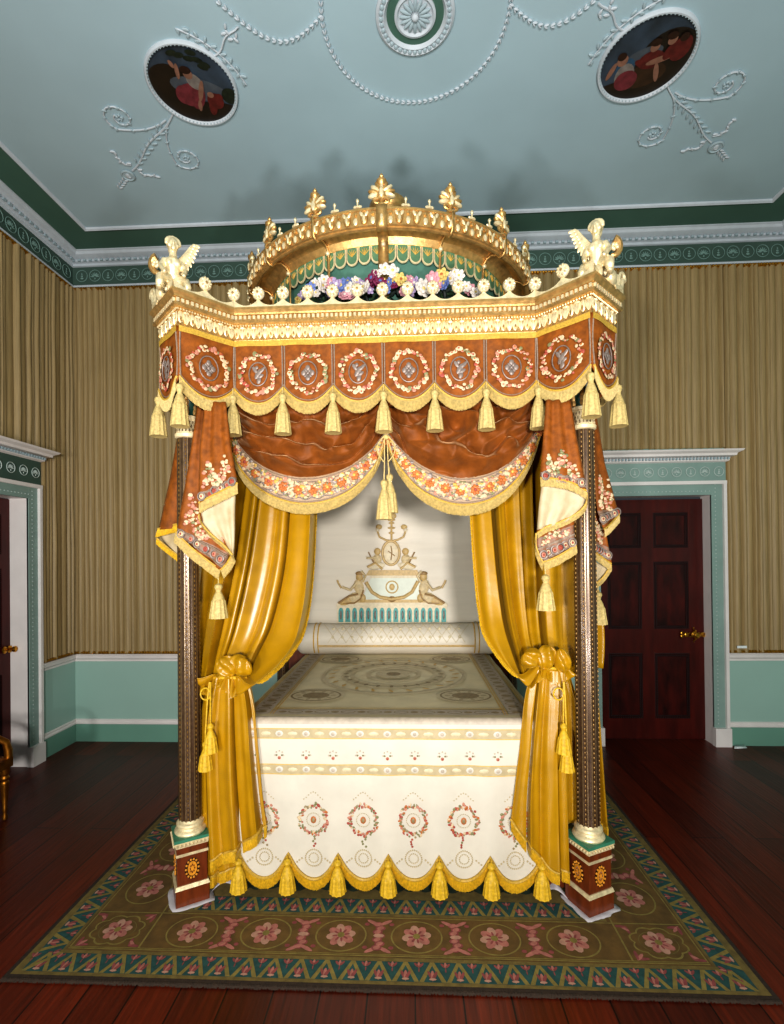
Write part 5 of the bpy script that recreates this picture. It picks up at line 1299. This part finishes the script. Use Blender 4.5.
cr = empty('bed_curtain', py(549, 668, 2.50), 'yellow velvet bed curtain tied back beside the right front column', 'curtain', 'yellow velvet bed curtains')
UK = [(0, [(470, 405), (471, 490), (475, 560), (480, 610), (488, 640), (512, 668), (533, 664)]),
      (.25, [(494, 405), (497, 490), (502, 560), (508, 610), (515, 645), (523, 680), (539, 664)]),
      (.5, [(520, 405), (521, 490), (524, 560), (527, 610), (531, 645), (538, 672), (546, 664)]),
      (.75, [(546, 405), (547, 490), (549, 560), (551, 610), (553, 648), (554, 682), (555, 664)]),
      (1, [(576, 405), (576, 490), (576, 560), (576, 615), (575, 650), (570, 669), (564, 664)])]
SU = drape(UK, 6, 3, 2.86, 2.54, .12, .085, lambda k, t: (.05*(1-k)+.08)*BELLY(t), 'upper_drape', cr, amp_mid=.13)
LK = [(0, [(532, 668), (525, 700), (520, 750), (514, 800), (511, 826)]), (.35, [(541, 668), (537, 700), (533, 750), (530, 800), (530, 850)]), (.7, [(552, 669), (551, 700), (549, 750), (549, 800), (550, 872)]), (1, [(564, 670), (565, 700), (565, 750), (566, 800), (568, 876)])]
SL = drape(LK, 3.6, 9, 2.50, 2.455, .05, .105, lambda k, t: 0, 'lower_drape', cr, 200, 36); hemfr(SL, cr)
LB = [(0, [(548, 670), (552, 700), (552, 740), (552, 780), (552, 828)]), (1, [(568, 670), (577, 700), (579, 740), (580, 780), (580, 820)])]
SB2 = drape(LB, 3, 6, 2.58, 2.56, .025, .03, lambda k, t: 0, 'rear_drape', cr, 40, 24)
p = MB(); pts = [SU(0, i/50)+Vector((0, -.004, 0)) for i in range(10, 50)]; fringe(p, pts, [Vector((-.014, -.012, -.02*(i/40))) for i in range(40)], fr_y, .010, .004, .3); p.build('edge_fringe', cr)

p = MB(); O_ = py(549, 667, 2.545); p.tube([O_+Vector((.09*cos(a), .05*sin(a), .004*sin(3*a))) for a in [2*pi*i/24 for i in range(24)]], .009, fr_y, 8, closed=True); p.build('tie_cord', cr)
cordtassels(563.5, 716, 734, cr, 3)
ret((588, 598), (597, 607), 690, 828, 2.66, cr)
p = MB(); p.grid(lambda a, v: py(lerp(586, 596+8*sin(pi*.6*v+.3), a), lerp(590, 668, v), 2.68)+Vector((0, -.01*sin(a*8), 0)), 10, 14, vel_y); p.build('side_pouch', cr, ang=80, solid=.004)

puffs(cr, [(532, 659, 11, 9, 40), (547, 658, 10, 12, -14), (563, 661, 8, 12, 8)])
# ================================================================== FLOWER GARLAND ON THE CANOPY
fl_w = M('white_petal', '#cfc6bd', .6, var=.06); fl_k = M('pink_petal', '#c48a92', .6, var=.15, scale=80); fl_b = M('blue_petal', '#6475ac', .6, var=.2, scale=80); fl_m = M('magenta_petal', '#761f48', .6, var=.25, scale=80)
fl_y = M('yellow_petal', '#cdb468', .6, var=.2, scale=80); fl_l = M('lilac_petal', '#9a87a8', .6, var=.2, scale=80); fl_g = M('leaf_green', '#2e4a2c', .6, var=.35, scale=60); fl_d = M('dark_leaf', '#10201a', .6, var=.3, scale=60)
def flower_mesh(m, cen, n=6, cup=.35):
    p = MB()
    for lay_, (rr, s_) in enumerate(((.62, 1.), (.36, .7))):
        for k in range(n):
            a = 2*pi*k/n+lay_*.5; d = Vector((cos(a), 0, sin(a)))
            R = Matrix((d, Vector((-sin(a), 0, cos(a))), Vector((0, -1, 0)))).transposed()
            p.blob(d*rr*.03+Vector((0, -.006-.012*lay_*cup*2, 0)), (.019*s_, .014*s_, .006), m, R @ Matrix.Rotation(-cup, 3, 'Y'), 7, 4)
    p.blob((0, -.016, 0), (.009, .007, .009), cen, None, 7, 4); return p.mesh('flower')
FM = {k: flower_mesh(m, c, n) for k, m, c, n in (('white', fl_w, fl_y, 6), ('pink', fl_k, fl_w, 7), ('blue', fl_b, fl_y, 6), ('magenta', fl_m, fl_b, 7), ('yellow', fl_y, blos_o, 6), ('lilac', fl_l, fl_w, 5))}
ga = empty('flower_garland', B(0, .06, 3.01), 'garland of white, pink, blue and magenta silk flowers below the dome', 'flower garland')
rnd = random.Random(21)
spots = [(385, 270, 'white', 1.1), (392, 272, 'white', 1.2), (377, 275, 'white', 1.), (374, 279, 'magenta', 1.3), (380, 284, 'magenta', 1.2), (371, 283, 'magenta', 1.1), (396, 285, 'magenta', 1.1), (400, 280, 'yellow', 1.1), (394, 278, 'yellow', .9),
         (366, 289, 'white', 1.3), (361, 285, 'lilac', 1.0), (356, 282, 'white', .9), (350, 290, 'white', 1.2), (349, 283, 'blue', 1.0), (342, 288, 'blue', 1.5), (336, 285, 'lilac', 1.1), (330, 284, 'pink', 1.1), (324, 281, 'white', 1.0), (321, 286, 'white', 1.1), (315, 284, 'white', .9), (311, 288, 'blue', .9), (306, 291, 'white', .8), (302, 296, 'lilac', .8),
         (405, 286, 'lilac', 1.1), (410, 281, 'pink', 1.0), (416, 284, 'lilac', 1.1), (422, 286, 'white', 1.1), (422, 291, 'white', 1.4), (428, 283, 'white', .9), (433, 280, 'pink', 1.3), (438, 283, 'pink', 1.2), (442, 276, 'yellow', 1.2), (446, 284, 'blue', 1.1), (450, 279, 'white', 1.0), (455, 274, 'white', .9), (459, 276, 'white', 1.), (345, 297, 'pink', 1.1), (352, 296, 'pink', .9), (387, 290, 'blue', .8), (410, 291, 'lilac', 1.0), (466, 287, 'white', .9), (470, 290, 'pink', 1.0), (475, 293, 'white', .9), (480, 295, 'yellow', .8), (436, 291, 'white', .8), (299, 300, 'yellow', .8), (330, 294, 'lilac', .9), (316, 294, 'white', .8), (404, 292, 'pink', .8), (390, 282, 'blue', .7), (370, 291, 'lilac', .7)]
for u, v, kind, s_ in spots:
    Y = 2.575+rnd.uniform(-.03, .025)-.035*(1-abs(u-390)/100)*0+abs(u-390)/100*.05
    o = link('flower', FM[kind], ga, py(u, v, Y), (rnd.uniform(-.5, .4), rnd.uniform(0, 6), rnd.uniform(-.6, .6))); k = s_*.92; o.scale = (k, k, k)
p = MB()
for i in range(170):
    u = rnd.uniform(298, 482); v = 296-14*rnd.random()-(10*math.exp(-((u-385)/14)**2)+6*math.exp(-((u-445)/16)**2))*rnd.random()+rnd.uniform(0, 10)
    p.blob(py(u, v, 2.62+rnd.uniform(-.02, .03)+abs(u-390)/100*.05), (.010, .006, .026), rnd.choice([fl_g, fl_d, fl_d]), Matrix.Rotation(rnd.uniform(-1.5, 1.5), 3, 'Y') @ Matrix.Rotation(rnd.uniform(-.6, .6), 3, 'X'), 6, 4)
p.tube([py(300+i*9, 299-10*sin(pi*i/20), 2.64+abs(300+i*9-390)/100*.05) for i in range(21)], .012, fl_d, 6)
p.build('leaves', ga)

# ================================================================== SMALL THINGS
for sx, side in ((-1, 'left'), (1, 'right')):
    p = MB(); rz = radians(31) if sx < 0 else radians(26); O = B(sx*1.009-.012, 0, 0)
    n = 48; rnd = random.Random(4+sx); vs = []
    for ring_, rr in ((0, .0), (1, .080), (2, .104)):
        for i in range(n):
            a = 2*pi*i/n; q = a-rz; sq = 1/max(abs(cos(q)), abs(sin(q))); w = rr*min(sq, 1.36)*(1+.16*noise.noise(Vector((cos(a)*2, sin(a)*2, sx*3)))) if ring_ else 0
            z = .0165+(.006*abs(noise.noise(Vector((a*3, ring_, sx)))) if ring_ == 2 else 0); vs.append(O+Vector((w*cos(a), w*sin(a), z)))
    fs = [(r*n+i, r*n+(i+1) % n, (r+1)*n+(i+1) % n, (r+1)*n+i) for r in (0, 1) for i in range(n)]
    p.add(vs, fs, white_c)
    t = Vector((cos(rz+.2), sin(rz+.2), 0)); q = O+Vector((-sx*.10, .03, .016))
    p.grid(lambda u, v: q+Vector((-sx*.10*u, .05*u-.01+.03*v, .004+.045*sin(pi*u)*(.6+.4*v))), 8, 3, white_c)
    p.build('floor_cloth', label='crumpled white protective cloth under the %s front column plinth' % side, cat='cloth', solid=.003, ang=80)
p = MB(); p.add([(2.86, 4.50, .004), (2.98, 4.515, .004), (2.985, 4.555, .016), (2.90, 4.56, .012)], [(0, 1, 2, 3)], cardm)
p.build('paper_card', label='small white card lying on the floor by the right door casing', cat='card', solid=.002)
C = py(742, 647, W-.055); p = MB(); p.box(C, (.085, .003, .022), cardm)
lb = p.build('wall_label', label='small white label pinned at the bottom of the wall hanging right of the door', cat='label')

# gilt chair cut by the left edge of the frame
ch = empty('gilt_chair', (-2.99, 2.985, 0), 'gilded chair at the left edge of the room, only its front corner visible', 'chair')
p = MB(); cxx, cyy = -2.99, 2.985
for dx in (-.245, .245):
    for dy in (-.20, .20):
        p = MB(); O = Vector((cxx+dx, cyy+dy, 0))
        p.lathe([(.009, 0), (.016, .008), (.017, .03), (.011, .045), (.013, .06), (.016, .075), (.013, .085), (.019, .16), (.024, .24), (.026, .255), (.020, .265), (.028, .285), (.022, .30), (.030, .32), (.030, .37)], O, gold_d, 16); p.build('leg', ch)
p = MB(); p.box((cxx, cyy, .385), (.56, .46, .06), gold_d); p.build('seat_rail', ch)
p = MB(); p.grid(lambda u, v: Vector((cxx+lerp(-.265, .265, u), cyy+lerp(-.215, .215, v), .412+.055*(sin(pi*u)*sin(pi*v))**.5)), 16, 14, vel_o); p.build('seat_pad', ch)
p = MB(); p.tube([Vector((cxx+.255, cyy-.22, .40)), Vector((cxx+.25, cyy-.225, .46)), Vector((cxx+.245, cyy-.21, .52)), Vector((cxx+.2, cyy-.16, .58)), Vector((cxx-.2, cyy-.2, .60))], [.024, .026, .024, .02, .02], gold_d, 10); p.build('arm', ch)
p = MB(); p.tube([Vector((cxx+.255, cyy+.22, .40)), Vector((cxx+.25, cyy+.225, .46)), Vector((cxx+.245, cyy+.21, .52)), Vector((cxx+.2, cyy+.16, .58)), Vector((cxx-.2, cyy+.2, .60))], [.024, .026, .024, .02, .02], gold_d, 10); p.build('arm', ch)
p = MB(); p.tube([Vector((cxx-.25, cyy+.20*cos(a), .62+.24*sin(a)+.14)) for a in [2*pi*i/28 for i in range(28)]], .022, gold_d, 8, closed=True); p.box((cxx-.25, cyy, .47), (.04, .34, .12), gold_d); p.blob((cxx-.25, cyy, .76), (.03, .18, .22), vel_o, None, 16, 10); p.build('backrest', ch)

GROUPS = {'ceiling painting': 'ceiling paintings', 'plaster garland': 'plaster husk garlands', 'plaster spray': 'plaster sprays on the ceiling', 'cloth': 'protective cloths under the plinths',
          'wall hanging': 'pleated wall hangings', 'jabot': 'velvet cascades of the bed'}
for o in COL.objects:
    if o.parent is None and o.get('category') in GROUPS: o['group'] = GROUPS[o['category']]
# ================================================================== LIGHT AND CAMERA
def area(name, loc, tgt, size, power, col=(1, .95, .88)):
    l = bpy.data.lights.new(name, 'AREA'); l.energy = power; l.size = size; l.spread = radians(150); l.color = col; l.shape = 'DISK'
    o = bpy.data.objects.new(name, l); COL.objects.link(o); o.location = loc
    o.rotation_euler = (Vector(tgt)-Vector(loc)).to_track_quat('-Z', 'Y').to_euler(); return o
area('key_light_left', (-1.5, -2.1, 1.65), (-.1, 2.6, 1.85), .40, 72, (1, .975, .95))
area('key_light_right', (.42, -2.1, 1.85), (-.1, 2.6, 1.95), .40, 138, (1, .975, .95))
area('low_light_right', (1.0, -.5, .75), (-.2, 3.3, 4.6), .25, 24, (1, .98, .96)).data.spread = radians(110)
area('low_light_left', (-1.7, -.3, .9), (-.2, 3.3, 4.6), .25, 17, (1, .98, .96)).data.spread = radians(110)
wd = bpy.data.worlds.new('World'); SC.world = wd; wd.use_nodes = True
wd.node_tree.nodes['Background'].inputs[0].default_value = (.8, .9, 1, 1); wd.node_tree.nodes['Background'].inputs[1].default_value = .05

cam = bpy.data.cameras.new('Camera'); co = bpy.data.objects.new('Camera', cam); COL.objects.link(co)
cam.sensor_fit = 'VERTICAL'; cam.sensor_height = 36.; cam.sensor_width = 36.*784/1024
cam.lens = CF*36./1024
cam.shift_x = -(CX-392)/1024; cam.shift_y = (CY-512)/1024
fwd = Vector((-sin(CYAW)*cos(CPIT), cos(CYAW)*cos(CPIT), sin(CPIT))); rt0 = Vector((cos(CYAW), sin(CYAW), 0)); up0 = rt0.cross(fwd)
# image axes: u = right*cos(r) + down*... (roll)
cr_, sr_ = cos(CROL), sin(CROL)
right = rt0*cr_+up0*sr_; up = up0*cr_-rt0*sr_
mat = Matrix((right, up, -fwd)).transposed().to_4x4(); mat.translation = Vector((0, 0, CH)); co.matrix_world = mat
cam.clip_start = .05; SC.camera = co
SC.view_settings.view_transform = 'Standard'; SC.view_settings.look = 'Medium High Contrast'; SC.view_settings.exposure = 0.; SC.view_settings.gamma = 1.
